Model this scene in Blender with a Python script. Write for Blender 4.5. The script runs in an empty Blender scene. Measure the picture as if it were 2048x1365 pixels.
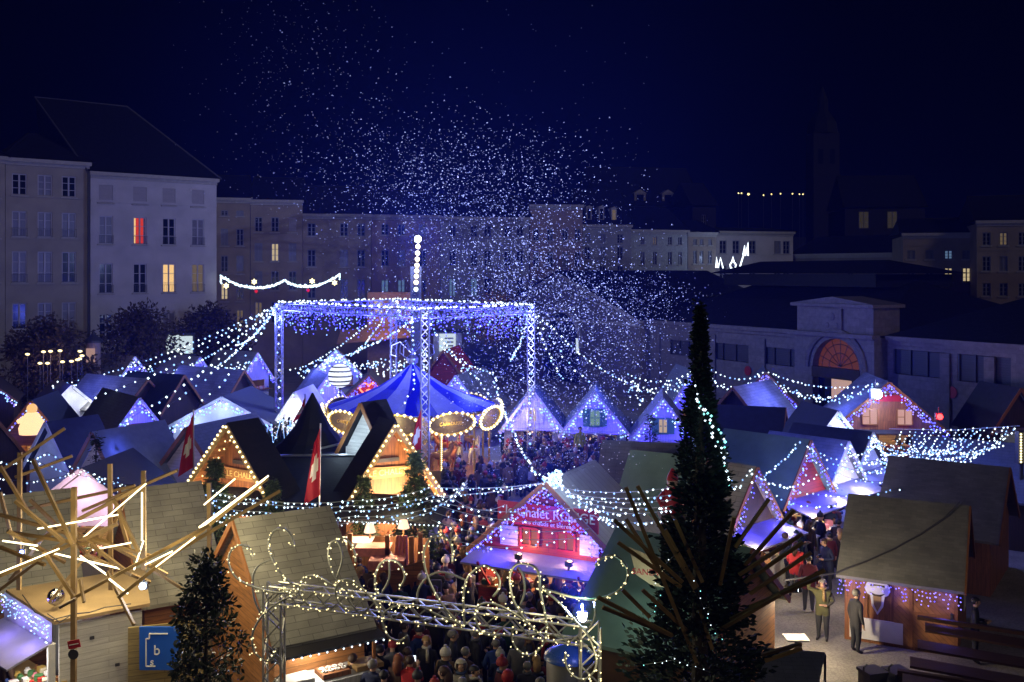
import bpy, math, random
from mathutils import Vector, Matrix, noise
random.seed(7)
R = math.radians
S = bpy.context.scene
COL = S.collection

# ------------------------------------------------------------------ camera
F, H, HY = 2000.0, 11.0, 545.0            # focal length in photo pixels, eye height, horizon row
cd = bpy.data.cameras.new('camera')
cam = bpy.data.objects.new('camera', cd); COL.objects.link(cam)
cam.location = (0, 0, H); cam.rotation_euler = (R(90), 0, 0)
cd.sensor_width = 36; cd.lens = F / 2048 * 36
cd.shift_y = -(682.5 - HY) / 2048
cd.clip_start = .1; cd.clip_end = 3000
S.camera = cam

# ------------------------------------------------------------------ night sky
W = bpy.data.worlds.new('World'); S.world = W; W.use_nodes = True
nt = W.node_tree; nt.nodes.clear()
def wn(t, **k):
    n = nt.nodes.new(t)
    for a, b in k.items(): setattr(n, a, b)
    return n
out = wn('ShaderNodeOutputWorld'); bg = wn('ShaderNodeBackground')
tc = wn('ShaderNodeTexCoord'); nz = wn('ShaderNodeTexNoise'); dp = wn('ShaderNodeVectorMath', operation='DOT_PRODUCT')
dp.inputs[1].default_value = Vector((0.0, 1.0, 0.02)).normalized()
rp = wn('ShaderNodeValToRGB')
e = rp.color_ramp.elements
e[0].position = .80; e[0].color = (.0001, .0001, .0008, 1)
e[1].position = 1.0; e[1].color = (.0004, .0009, .013, 1)
for p, c in ((.92, (.0001, .0002, .0018, 1)), (.97, (.0002, .0004, .005, 1))):
    k = e.new(p); k.color = c
nz.inputs['Scale'].default_value = 3.0; nz.inputs['Detail'].default_value = 4
ma = wn('ShaderNodeMath', operation='MULTIPLY_ADD'); ma.inputs[1].default_value = .05; ma.inputs[2].default_value = -.025
ad = wn('ShaderNodeMath', operation='ADD')
L = nt.links.new
L(tc.outputs['Generated'], dp.inputs[0]); L(tc.outputs['Generated'], nz.inputs['Vector'])
L(nz.outputs['Fac'], ma.inputs[0]); L(ma.outputs[0], ad.inputs[0]); L(dp.outputs['Value'], ad.inputs[1])
L(ad.outputs[0], rp.inputs[0]); L(rp.outputs[0], bg.inputs['Color']); L(bg.outputs[0], out.inputs[0])
bg.inputs['Strength'].default_value = .4

def lamp(name, loc, col, power, r=.12, par=None, spot=None, aim=None, blend=.6):
    d = bpy.data.lights.new(name, 'SPOT' if spot else 'POINT')
    d.energy = power; d.color = col; d.shadow_soft_size = r
    o = bpy.data.objects.new(name, d); COL.objects.link(o)
    o.location = loc
    if spot:
        d.spot_size = R(spot); d.spot_blend = blend
        o.rotation_euler = (Vector(aim) - Vector(loc)).to_track_quat('-Z', 'Y').to_euler()
    if par: o.parent = par
    return o

# weak sun added as fill for the sky and town glow behind the balcony
sd = bpy.data.lights.new('town_fill_sun', 'SUN'); sd.energy = .21; sd.angle = R(12); sd.color = (1, .85, .72)
so = bpy.data.objects.new('town_fill_sun', sd); COL.objects.link(so)
so.rotation_euler = (Vector((-.55, 1, -.62))).to_track_quat('-Z', 'Y').to_euler()

S.view_settings.view_transform = 'Standard'; S.view_settings.look = 'None'
S.view_settings.exposure = 0; S.view_settings.gamma = 1
S.cycles.use_denoising = True
try: S.cycles.denoiser = 'OPENIMAGEDENOISE'
except Exception: pass
S.cycles.max_bounces = 5; S.cycles.diffuse_bounces = 2; S.cycles.glossy_bounces = 2; S.cycles.transparent_max_bounces = 8
S.cycles.sample_clamp_indirect = 3; S.cycles.caustics_reflective = False; S.cycles.caustics_refractive = False
S.cycles.use_light_tree = True

# ------------------------------------------------------------------ pixel helpers: photo pixel + distance -> point in the place
def P(px, py, D): return Vector(((px - 1024) * D / F, D, H - (py - HY) * D / F))
def PZ(px, py, z): return P(px, py, F * (H - z) / (py - HY))
def gx(px, D): return (px - 1024) * D / F
def zat(py, D): return H - (py - HY) * D / F

# ------------------------------------------------------------------ mesh builder
UP = Vector((0, 0, 1))
ROOT = {}
def rootmat(o):
    while o.parent is not None: o = o.parent
    return ROOT.get(o.name, Matrix())
OCT = [(1,0,0),(-1,0,0),(0,1,0),(0,-1,0),(0,0,1),(0,0,-1)]
OCTF = [(0,2,4),(2,1,4),(1,3,4),(3,0,4),(2,0,5),(1,2,5),(3,1,5),(0,3,5)]
class MB:
    def __init__(s): s.v = []; s.f = []; s.m = []
    def add(s, vs, fs, m=0):
        o = len(s.v); s.v.extend(tuple(v) for v in vs)
        s.f.extend(tuple(i + o for i in f) for f in fs); s.m.extend([m] * len(fs))
    def box(s, c, sz, m=0, rot=None):
        x, y, z = (q / 2 for q in sz); c = Vector(c)
        vs = [Vector((a * x, b * y, d * z)) for d in (-1, 1) for b in (-1, 1) for a in (-1, 1)]
        if rot is not None: vs = [rot @ v for v in vs]
        s.add([c + v for v in vs], [(0,2,3,1),(4,5,7,6),(0,1,5,4),(2,6,7,3),(0,4,6,2),(1,3,7,5)], m)
    def bar(s, p, q, w, h=None, m=0, up=UP):
        p = Vector(p); q = Vector(q); h = h or w; d = (q - p)
        if d.length < 1e-6: return
        d.normalize(); a = d.cross(up)
        if a.length < 1e-3: a = d.cross(Vector((0, 1, 0)))
        a.normalize(); b = a.cross(d)
        a = a * w / 2; b = b * h / 2
        s.add([p-a-b, p+a-b, p+a+b, p-a+b, q-a-b, q+a-b, q+a+b, q-a+b],
              [(0,1,2,3),(7,6,5,4),(0,4,5,1),(1,5,6,2),(2,6,7,3),(3,7,4,0)], m)
    def tube(s, pts, r, n=6, m=0):
        pts = [Vector(p) for p in pts]; rings = []; o = len(s.v); N = len(pts)
        a = None
        for i, p in enumerate(pts):
            d = (pts[min(i+1, N-1)] - pts[max(i-1, 0)]).normalized()
            if a is None:
                a = d.cross(UP)
                if a.length < .05: a = d.cross(Vector((1, 0, 0)))
            else: a = a - d * a.dot(d)
            a.normalize(); b = d.cross(a)
            rr = r[i] if isinstance(r, (list, tuple)) else r
            for k in range(n):
                t = 2 * math.pi * k / n
                s.v.append(tuple(p + a * (rr * math.cos(t)) + b * (rr * math.sin(t))))
        for i in range(N - 1):
            for k in range(n):
                k2 = (k + 1) % n
                s.f.append((o+i*n+k, o+i*n+k2, o+(i+1)*n+k2, o+(i+1)*n+k)); s.m.append(m)
        s.f.append(tuple(o + k for k in reversed(range(n)))); s.m.append(m)
        s.f.append(tuple(o + (N-1)*n + k for k in range(n))); s.m.append(m)
    def oct(s, c, r, m=0):
        s.add([(c[0]+r*x, c[1]+r*y, c[2]+r*z) for x, y, z in OCT], OCTF, m)
    def ball(s, c, r, m=0, n=10, k=6, sc=(1,1,1)):
        vs = [(c[0], c[1], c[2] + r*sc[2])]; fs = []
        for i in range(1, k):
            t = math.pi * i / k
            for j in range(n):
                a = 2 * math.pi * j / n
                vs.append((c[0]+r*sc[0]*math.sin(t)*math.cos(a), c[1]+r*sc[1]*math.sin(t)*math.sin(a), c[2]+r*sc[2]*math.cos(t)))
        vs.append((c[0], c[1], c[2] - r*sc[2])); e = len(vs) - 1
        for j in range(n):
            j2 = (j+1) % n
            fs.append((0, 1+j, 1+j2)); fs.append((e, 1+(k-2)*n+j2, 1+(k-2)*n+j))
            for i in range(k-2):
                fs.append((1+i*n+j, 1+(i+1)*n+j, 1+(i+1)*n+j2, 1+i*n+j2))
        s.add(vs, fs, m)
    def poly(s, pts, m=0): s.add(pts, [tuple(range(len(pts)))], m)
    def slab(s, pts, t, m=0):
        pts = [Vector(p) for p in pts]; t = Vector(t); n = len(pts)
        fs = [tuple(reversed(range(n))), tuple(range(n, 2*n))]
        fs += [(i, (i+1) % n, n+(i+1) % n, n+i) for i in range(n)]
        s.add(pts + [p + t for p in pts], fs, m)
    def lathe(s, c, prof, n=20, m=0):
        vs = []; fs = []
        for r, z in prof:
            for k in range(n):
                a = 2*math.pi*k/n; vs.append((c[0]+r*math.cos(a), c[1]+r*math.sin(a), c[2]+z))
        for i in range(len(prof)-1):
            for k in range(n):
                k2 = (k+1) % n; fs.append((i*n+k, i*n+k2, (i+1)*n+k2, (i+1)*n+k))
        s.add(vs, fs, m)
    def build(s, name, mats, par=None, world=False, smooth=False, uv=True, origin=None):
        me = bpy.data.meshes.new(name)
        vs = s.v
        if par is not None and world:
            inv = rootmat(par).inverted(); vs = [inv @ Vector(v) for v in vs]
        if origin is not None:
            o_ = Vector(origin); vs = [Vector(v) - o_ for v in vs]
        me.from_pydata([tuple(v) for v in vs], [], s.f)
        for mt in (mats if isinstance(mats, (list, tuple)) else [mats]): me.materials.append(mt)
        if max(s.m, default=0): me.polygons.foreach_set('material_index', s.m)
        if smooth: me.polygons.foreach_set('use_smooth', [True] * len(me.polygons))
        if uv:
            lay = me.uv_layers.new(name='UVMap'); d = [0.0] * (2 * len(me.loops)); V = me.vertices; Lp = me.loops
            for p in me.polygons:
                n = p.normal
                if abs(n.z) > .985: u = Vector((1, 0, 0)); w = Vector((0, 1, 0))
                else:
                    u = UP.cross(n); u.normalize(); w = n.cross(u)
                for li in p.loop_indices:
                    q = V[Lp[li].vertex_index].co; d[2*li] = q.dot(u); d[2*li+1] = q.dot(w)
            lay.data.foreach_set('uv', d)
        me.update()
        ob = bpy.data.objects.new(name, me); COL.objects.link(ob)
        if par is not None: ob.parent = par
        if origin is not None: ob.location = origin
        return ob

LABELS = {}
def tag(o, label=None, cat=None, group=None, kind=None):
    if label:
        o['label'] = label; LABELS.setdefault(label, []).append((o.name, group))
    if cat: o['category'] = cat
    if group: o['group'] = group
    if kind: o['kind'] = kind
    return o
def thing(name, label, cat, loc=(0,0,0), rz=0, group=None):
    o = bpy.data.objects.new(name, None); COL.objects.link(o); o.empty_display_size = .2
    o.location = loc; o.rotation_euler = (0, 0, rz)
    ROOT[o.name] = Matrix.Translation(Vector(loc)) @ Matrix.Rotation(rz, 4, 'Z')
    return tag(o, label, cat, group)
def copy_tree(o, par=None):
    c = o.copy(); COL.objects.link(c); c.parent = par
    for ch in list(o.children): copy_tree(ch, c)
    return c

# ------------------------------------------------------------------ materials
MT = {}
def mat(name, col=(.5,.5,.5), rough=.7, metal=0, em=None, es=0, tex=None, var=.3, sc=1.0, bump=.25, trans=0, objcol=False, gap=.35, sample=False, nsc=3.0):
    if name in MT: return MT[name]
    m = bpy.data.materials.new(name); m.use_nodes = True; t = m.node_tree; N = t.nodes; K = t.links.new
    b = N['Principled BSDF']; b.inputs['Roughness'].default_value = rough; b.inputs['Metallic'].default_value = metal
    b.inputs['Base Color'].default_value = (*col, 1)
    if em is not None:
        b.inputs['Emission Color'].default_value = (*em, 1); b.inputs['Emission Strength'].default_value = es
        if not sample: m.cycles.emission_sampling = 'NONE'
        MT[name] = m; return m
    co = None; h = None
    if objcol:
        oi = N.new('ShaderNodeObjectInfo'); co = oi.outputs['Color']
    else:
        rgb = N.new('ShaderNodeRGB'); rgb.outputs[0].default_value = (*col, 1); co = rgb.outputs[0]
    uvn = N.new('ShaderNodeUVMap'); vec = uvn.outputs[0]
    if tex in ('planks_v', 'planks_h', 'shingle', 'brick', 'stone', 'diag'):
        mp = N.new('ShaderNodeMapping'); K(vec, mp.inputs[0])
        if tex == 'planks_v': mp.inputs['Rotation'].default_value = (0, 0, R(90))
        if tex == 'diag': mp.inputs['Rotation'].default_value = (0, 0, R(42))
        bk = N.new('ShaderNodeTexBrick'); K(mp.outputs[0], bk.inputs['Vector'])
        bw, rh, ms = {'planks_v': (2.6,.14,.006), 'planks_h': (2.6,.15,.007), 'shingle': (.62,.2,.009), 'brick': (.26,.08,.01), 'stone': (.8,.4,.012), 'diag': (4,.12,.006)}[tex]
        bk.inputs['Scale'].default_value = 1/sc; bk.inputs['Brick Width'].default_value = bw; bk.inputs['Row Height'].default_value = rh
        bk.inputs['Mortar Size'].default_value = ms; bk.inputs['Mortar Smooth'].default_value = .3
        bk.inputs['Color1'].default_value = (1,1,1,1); bk.inputs['Color2'].default_value = (1-var*.7,)*3 + (1,); bk.inputs['Mortar'].default_value = (gap, gap, gap, 1)
        mx = N.new('ShaderNodeMixRGB'); mx.blend_type = 'MULTIPLY'; mx.inputs[0].default_value = 1
        K(co, mx.inputs[1]); K(bk.outputs['Color'], mx.inputs[2]); co = mx.outputs[0]; h = bk.outputs['Fac']
    if tex == 'cobble':
        vo = N.new('ShaderNodeTexVoronoi'); vo.inputs['Scale'].default_value = 3.2/sc; vo.feature = 'DISTANCE_TO_EDGE'; K(vec, vo.inputs['Vector'])
        cr = N.new('ShaderNodeValToRGB'); cr.color_ramp.elements[0].color = (.4,.4,.4,1); cr.color_ramp.elements[1].position = .12
        K(vo.outputs['Distance'], cr.inputs[0]); mx = N.new('ShaderNodeMixRGB'); mx.blend_type = 'MULTIPLY'; mx.inputs[0].default_value = .55
        K(co, mx.inputs[1]); K(cr.outputs[0], mx.inputs[2]); co = mx.outputs[0]
    if var > 0:
        n1 = N.new('ShaderNodeTexNoise'); n1.inputs['Scale'].default_value = nsc; n1.inputs['Detail'].default_value = 6
        mp2 = N.new('ShaderNodeMapping'); K(vec, mp2.inputs[0])
        if tex in ('planks_v',): mp2.inputs['Scale'].default_value = (6, .6, 1)
        if tex in ('planks_h',): mp2.inputs['Scale'].default_value = (.6, 6, 1)
        K(mp2.outputs[0], n1.inputs['Vector'])
        mr = N.new('ShaderNodeMapRange'); mr.inputs['From Min'].default_value = .3; mr.inputs['From Max'].default_value = .7
        mr.inputs['To Min'].default_value = 1 - var; mr.inputs['To Max'].default_value = 1 + var * .4
        K(n1.outputs['Fac'], mr.inputs[0]); mx = N.new('ShaderNodeMixRGB'); mx.blend_type = 'MULTIPLY'; mx.inputs[0].default_value = 1
        K(co, mx.inputs[1]); K(mr.outputs[0], mx.inputs[2]); co = mx.outputs[0]
        if h is None: h = n1.outputs['Fac']
        mr2 = N.new('ShaderNodeMapRange'); mr2.inputs['To Min'].default_value = max(.05, rough-.15); mr2.inputs['To Max'].default_value = min(1, rough+.15)
        K(n1.outputs['Fac'], mr2.inputs[0]); K(mr2.outputs[0], b.inputs['Roughness'])
    if h is not None and bump > 0:
        bp = N.new('ShaderNodeBump'); bp.inputs['Strength'].default_value = bump; bp.inputs['Distance'].default_value = .02
        if tex in ('planks_v', 'planks_h', 'shingle', 'brick', 'stone', 'diag'): bp.invert = True
        K(h, bp.inputs['Height']); K(bp.outputs[0], b.inputs['Normal'])
    K(co, b.inputs['Base Color'])
    if trans:
        tr = N.new('ShaderNodeBsdfTranslucent'); K(co, tr.inputs['Color']); ms_ = N.new('ShaderNodeMixShader'); ms_.inputs[0].default_value = trans
        K(b.outputs[0], ms_.inputs[1]); K(tr.outputs[0], ms_.inputs[2]); K(ms_.outputs[0], N['Material Output'].inputs[0])
    MT[name] = m; return m

m_pave = mat('paving', (.27,.25,.215), .8, tex='cobble', var=.4, nsc=.8, sc=.42)
m_wood = mat('orange_wood', (.36,.15,.045), .6, tex='planks_h', var=.4)
m_woodv = mat('brown_wood', (.33,.13,.05), .6, tex='planks_v', var=.45)
m_woodd = mat('dark_wood', (.06,.035,.02), .7, tex='planks_v', var=.4)
m_diag = mat('diagonal_boards', (.46,.20,.06), .55, tex='diag', var=.35)
m_frame = mat('wood_trim', (.30,.12,.035), .6, var=.3)
m_beam = mat('pale_beam', (.33,.21,.08), .6, var=.35)
m_slat = mat('weathered_slat', (.30,.19,.06), .65, var=.4)
m_white = mat('white_boards', (.62,.62,.62), .6, tex='planks_v', var=.18, gap=.55)
m_whiteh = mat('white_siding', (.62,.61,.58), .6, tex='planks_h', var=.2, gap=.6)
m_canvas = mat('white_canvas', (.74,.74,.74), .6, var=.2, nsc=1.3)
m_grey = mat('grey_roof', (.24,.24,.225), .7, tex='shingle', var=.38, gap=.6, sc=.8, nsc=1.1)
m_fine = mat('fine_grey_roof', (.21,.21,.195), .75, tex='shingle', var=.32, gap=.7, sc=.5, nsc=1.3)
m_greyl = mat('pale_roof', (.36,.35,.31), .6, tex='shingle', var=.34, gap=.42, sc=.95, nsc=1.0)
m_greyd = mat('blue_grey_roof', (.16,.18,.22), .65, tex='shingle', var=.2, gap=.55, sc=.8)
m_metal = mat('sheet_metal_roof', (.42,.44,.46), .35, metal=.3, tex='planks_v', var=.15, sc=2.2, gap=.6)
m_black = mat('black_felt', (.016,.015,.017), .9, tex='shingle', var=.4, bump=.6)
m_navy = mat('navy_canvas', (.03,.035,.06), .7, var=.4)
m_green = mat('green_roof', (.16,.27,.22), .55, var=.25, nsc=1.2)
m_red = mat('red_boards', (.36,.035,.03), .6, tex='planks_h', var=.3)
m_redp = mat('red_paint', (.45,.02,.025), .5, var=.15)
m_alu = mat('aluminium', (.62,.62,.62), .35, metal=.8, var=.1)
m_steel = mat('dark_steel', (.08,.08,.09), .5, metal=.5, var=.2)
m_cable = mat('cable', (.10,.10,.11), .6, var=0)
m_cablew = mat('pale_cable', (.42,.45,.46), .6, var=0)
m_leaf = mat('fir_needles', (.055,.085,.035), .7, var=0, trans=.25); m_leaf2 = mat('fir_needles_pale', (.10,.15,.055), .7, var=0, trans=.25)
m_yew = mat('yew_needles', (.012,.022,.014), .7, var=0, trans=.15); m_yew2 = mat('yew_needles_pale', (.020,.036,.022), .7, var=0, trans=.15)
m_holly = mat('holly_leaf', (.022,.034,.017), .4, var=0, trans=.15); m_holly2 = mat('holly_leaf_pale', (.05,.065,.028), .4, var=0, trans=.2)
m_autumn = mat('autumn_leaf', (.075,.05,.025), .7, var=0, trans=.2); m_autumn2 = mat('autumn_leaf_pale', (.12,.085,.035), .7, var=0, trans=.2)
m_bark = mat('bark', (.05,.035,.025), .9, var=.5, nsc=10)
m_snow = mat('foam_flake', (.80,.84,.96), .6, var=0, trans=.45)
m_glass = mat('dark_glass', (.012,.014,.02), .12, var=0)
m_curt = mat('curtained_glass', (.20,.19,.22), .4, var=.2)
m_lit = mat('lit_window', em=(1,.62,.24), es=1.0, col=(0,0,0)); m_litp = mat('pale_lit_window', em=(1,.78,.42), es=.55, col=(0,0,0))
m_litd = mat('dim_lit_window', em=(1,.72,.35), es=.13, col=(0,0,0)); m_litr = mat('red_lit_window', em=(1,.06,.02), es=.62, col=(0,0,0))
m_litg = mat('orange_lit_arch', em=(1,.24,.10), es=.09, col=(0,0,0)); m_litw = mat('white_lit_shop', em=(.8,.95,1), es=.8, col=(0,0,0))
b_white = mat('white_bulb', em=(.70,.88,1), es=3.2, col=(0,0,0)); b_cool = mat('cool_bulb', em=(.26,.48,1), es=2.6, col=(0,0,0))
b_blue = mat('blue_bulb', em=(.09,.09,1), es=3.0, col=(0,0,0)); b_viol = mat('violet_bulb', em=(.26,.21,1), es=2.6, col=(0,0,0))
b_warm = mat('warm_bulb', em=(1,.86,.42), es=3.4, col=(0,0,0)); b_gold = mat('golden_bulb', em=(1,.80,.36), es=3.2, col=(0,0,0))
b_spot = mat('floodlight_lens', em=(.75,.9,1), es=25, col=(0,0,0)); b_red = mat('red_lamp_lens', em=(1,.03,.03), es=9, col=(0,0,0))
b_led = mat('warm_light_strip', em=(1,.86,.5), es=4.5, col=(0,0,0))
m_signw = mat('white_lettering', (.85,.85,.83), .5, var=0)

def text(body, size, loc, m, par, rot=(R(90), 0, 0), name='lettering', ext=.008, sx=1):
    c = bpy.data.curves.new(name, 'FONT'); c.body = body; c.size = size; c.extrude = ext; c.align_x = 'CENTER'; c.align_y = 'CENTER'
    c.materials.append(m); o = bpy.data.objects.new(name, c); COL.objects.link(o)
    bpy.context.view_layer.update(); me = bpy.data.meshes.new_from_object(o.evaluated_get(bpy.context.evaluated_depsgraph_get())); bpy.data.objects.remove(o)
    o = bpy.data.objects.new(name, me); COL.objects.link(o)
    o.location = loc; o.rotation_euler = rot; o.scale = (sx, 1, 1); o.parent = par; return o

# ------------------------------------------------------------------ ground
g = MB(); g.poly([(-400,-60,0),(400,-60,0),(400,900,0),(-400,900,0)])
tag(g.build('ground', m_pave), 'paved market square under the stalls and crowd', 'ground', kind='structure')
hm = MB(); N_ = 40; hp = []
for i in range(N_ + 1):
    x = -700 + 1400 * i / N_; hp.append((x, 620, 30 + 22 * noise.noise(Vector((x * .004, 3.1, 0)))))
for i in range(N_):
    a, b = hp[i], hp[i+1]
    hm.poly([(a[0], 500, 0), (b[0], 500, 0), b, a]); hm.poly([a, b, (b[0], 900, 0), (a[0], 900, 0)])
tag(hm.build('hill', mat('hill_scrub', (.03,.035,.03), .9, var=.4)), 'low dark hill beyond the town roofs', 'hill', kind='structure')

# ------------------------------------------------------------------ town houses round the square
m_plA = mat('beige_plaster', (.36,.32,.26), .85, var=.22, nsc=.5); m_plB = mat('white_plaster', (.52,.49,.50), .85, var=.18, nsc=.5)
m_plK = mat('darkened_stone', (.025,.022,.022), .9, var=.3); m_plC = mat('tan_plaster', (.33,.27,.20), .85, var=.25, nsc=.5); m_plD = mat('pink_plaster', (.34,.25,.22), .85, var=.25, nsc=.5)  # far stone darkened in its colour, where the sun lit it too brightly
m_plE = mat('grey_plaster', (.33,.33,.34), .85, var=.2, nsc=.5); m_trim = mat('stone_trim', (.42,.39,.35), .8, var=.15)
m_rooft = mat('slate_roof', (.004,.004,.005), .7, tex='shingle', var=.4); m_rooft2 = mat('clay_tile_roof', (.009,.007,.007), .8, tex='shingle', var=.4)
m_winf = mat('window_paint', (.48,.46,.50), .5, var=0); m_sash = mat('grey_window_paint', (.22,.22,.25), .5, var=0)
m_shut = mat('closed_shutter', (.40,.37,.38), .7, tex='planks_h', var=.1, sc=.6)

def house(label, A, B, ytop, cols, rows, wpx, wall, roof, rise=5, depth=12, lit=None, blank=(), trim=True, bands=(), rail=(), ridge=None, frame=None, name='town_house', hip=True, dormers=(), arch=False):
    lit = lit or {}
    a = Vector((gx(*A), A[1], 0)); b = Vector((gx(*B), B[1], 0)); u = (b - a); Lf = u.length; u.normalize(); rz = math.atan2(u.y, u.x)
    o = thing(name, label, 'house', a, rz)
    Dm = (A[1] + B[1]) / 2; top = zat(ytop, Dm)
    def loc_x(px):   # photo column on the facade line -> metres along it
        k = (px - 1024) / F; return (k * a.y - a.x) / (u.x - k * u.y)
    holes = []
    for ri, (y, hh) in enumerate(rows):
        zc = zat(y, Dm); hz = hh * Dm / F / 2
        for ci, c in enumerate(cols):
            if (ri, ci) in blank: continue
            x = loc_x(c); w2 = wpx * Dm / F / 2
            if x - w2 < .1 or x + w2 > Lf - .1: continue
            holes.append((x - w2, x + w2, zc - hz, zc + hz, ri, ci))
    xs = sorted({0, Lf, *[q for h in holes for q in h[:2]]}); zs = sorted({0, top, *[q for h in holes for q in h[2:4]]})
    m = MB()
    for i in range(len(xs)-1):
        for j in range(len(zs)-1):
            xm = (xs[i]+xs[i+1])/2; zm = (zs[j]+zs[j+1])/2
            if any(h[0] < xm < h[1] and h[2] < zm < h[3] for h in holes): continue
            m.poly([(xs[i],0,zs[j]),(xs[i+1],0,zs[j]),(xs[i+1],0,zs[j+1]),(xs[i],0,zs[j+1])])
    for x0, x1, z0, z1, *_ in holes:
        d = .22
        for q in ([(x0,0,z0),(x1,0,z0),(x1,d,z0),(x0,d,z0)], [(x0,0,z1),(x0,d,z1),(x1,d,z1),(x1,0,z1)], [(x0,0,z0),(x0,d,z0),(x0,d,z1),(x0,0,z1)], [(x1,0,z0),(x1,0,z1),(x1,d,z1),(x1,d,z0)]): m.poly(q)
    m.poly([(0,0,0),(0,0,top),(0,depth,top),(0,depth,0)]); m.poly([(Lf,0,0),(Lf,depth,0),(Lf,depth,top),(Lf,0,top)]); m.poly([(0,depth,0),(0,depth,top),(Lf,depth,top),(Lf,depth,0)])
    for z in bands: m.box((Lf/2, -.035, zat(z, Dm)), (Lf - .02, .07, .22))
    m.build('wall', wall, o)
    if trim:
        c = MB(); c.box((Lf/2, -.12, top + .16), (Lf + .3, .55, .32)); c.box((Lf/2, -.03, top - .14), (Lf + .06, .2, .28)); c.build('cornice', m_trim, o)
    t = MB(); e = .35; z0 = top + .325
    hx = min(depth*.5, Lf*.45) if (hip and a.y < 105) else -.0
    r0, r1 = (hx, Lf - hx) if ridge is None else ridge
    Pt = [(-e,-e,z0),(Lf+e,-e,z0),(Lf+e,depth+e,z0),(-e,depth+e,z0),(r0,depth/2,z0+rise),(r1,depth/2,z0+rise)]
    t.add(Pt, [(0,1,5,4),(1,2,5),(2,3,4,5),(3,0,4),(3,2,1,0)])
    rf = t.build('roof', roof, o)
    rg = MB(); rg.tube([Pt[0],Pt[4],Pt[5],Pt[1]], .09, 5); rg.build('ridge_tiles', mat('lead_ridge',(.09,.085,.09),.6,var=.3) if ridge else m_rooft2, rf)
    frm = frame or m_winf
    for x0, x1, z0, z1, ri, ci in holes:
        fm = MB(); y = .14; t_ = .09; xm = (x0+x1)/2; zm = (z0+z1)/2
        for q in (((xm,y,z0+t_/2),(x1-x0,.07,t_)), ((xm,y,z1-t_/2),(x1-x0,.07,t_)), ((x0+t_/2,y,zm),(t_,.07,z1-z0-2*t_)), ((x1-t_/2,y,zm),(t_,.07,z1-z0-2*t_)), ((xm,y+.002,zm),(.13,.07,z1-z0-2*t_))): fm.box(*q)
        for k in (1, 2):
            for sx in (-1, 1): fm.box((xm+sx*((x1-x0)/4-t_/4+.02), y+.004, z0+(z1-z0)*k/3), ((x1-x0)/2-t_-.08, .05, .05))
        L_ = lit.get((ri, ci))
        w = fm.build('window', frm, o)
        pm = MB(); pm.poly([(x0,.19,z0),(x1,.19,z0),(x1,.19,z1),(x0,.19,z1)])
        if L_ == 'shut':
            pm = MB(); pm.box((xm,.06,zm),(x1-x0-.03,.05,z1-z0-.03)); pm.build('shutter', m_shut, w)
        elif L_ == 'redhalf':
            pm = MB(); xa = x0+(x1-x0)*.22
            pm.poly([(x0,.19,z0),(xa,.19,z0),(xa,.19,z1),(x0,.19,z1)], 0); pm.poly([(xa,.19,z0),(x1-.25,.19,z0),(x1-.25,.19,z1),(xa,.19,z1)], 1); pm.poly([(x1-.25,.19,z0),(x1,.19,z0),(x1,.19,z1),(x1-.25,.19,z1)], 2)
            pm.build('pane', [m_lit, m_litr, m_curt], w)
        else: pm.build('pane', L_ or (m_curt if random.random() < .25 else m_glass), w)
        if trim:
            sl = MB(); sl.box((xm, -.05, z0 - .07), (x1-x0+.3, .2, .12)); sl.build('sill', m_trim, w)
        if ri in rail:
            r_ = MB()
            for z in (z0+.08, z0+.75): r_.box((xm,-.14,z),(x1-x0+.1,.035,.035))
            for k in range(9): r_.box((x0+(x1-x0)*k/8,-.14,z0+.41),(.022,.022,.63))
            r_.build('railing', m_steel, w)
    for (px, y, w, h, lt) in dormers:
        d = MB(); x = loc_x(px); zc = zat(y, Dm); w2 = w*Dm/F/2; h2 = h*Dm/F/2
        d.box((x, 2.2, zc), (w2*2, 3.4, h2*2)); d.slab([(x-w2-.15,.4,zc+h2),(x+w2+.15,.4,zc+h2),(x,.4,zc+h2+w2*.7)], (0,3.4,0))
        dd = d.build('dormer', m_trim, o); p_ = MB(); p_.poly([(x-w2*.6,.49,zc-h2*.8),(x+w2*.6,.49,zc-h2*.8),(x+w2*.6,.49,zc+h2*.8),(x-w2*.6,.49,zc+h2*.8)]); p_.build('pane', lt or m_glass, dd)
    return o

# facade line on the left: two tall houses
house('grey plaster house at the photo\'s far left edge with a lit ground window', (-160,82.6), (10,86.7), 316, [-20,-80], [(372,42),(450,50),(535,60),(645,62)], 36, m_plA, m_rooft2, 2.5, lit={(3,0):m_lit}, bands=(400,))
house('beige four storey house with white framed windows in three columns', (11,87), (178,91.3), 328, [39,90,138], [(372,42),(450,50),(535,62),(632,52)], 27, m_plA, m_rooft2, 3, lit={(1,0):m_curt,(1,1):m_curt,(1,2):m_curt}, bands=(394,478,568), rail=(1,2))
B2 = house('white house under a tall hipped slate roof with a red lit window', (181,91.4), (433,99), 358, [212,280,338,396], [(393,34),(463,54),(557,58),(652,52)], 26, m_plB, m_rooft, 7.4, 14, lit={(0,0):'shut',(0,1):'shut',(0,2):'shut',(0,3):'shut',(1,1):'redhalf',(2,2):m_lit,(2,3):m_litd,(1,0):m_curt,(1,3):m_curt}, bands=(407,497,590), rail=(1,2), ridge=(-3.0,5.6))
dpm = MB(); c0 = P(179, 345, 90.9); dpm.tube([c0+Vector((0,-.15,0)), Vector((c0.x, c0.y-.15, 0))], .13, 8); tag(dpm.build('drainpipe', m_steel), 'dark drainpipe down the seam between beige and white houses', 'drainpipe')
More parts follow.
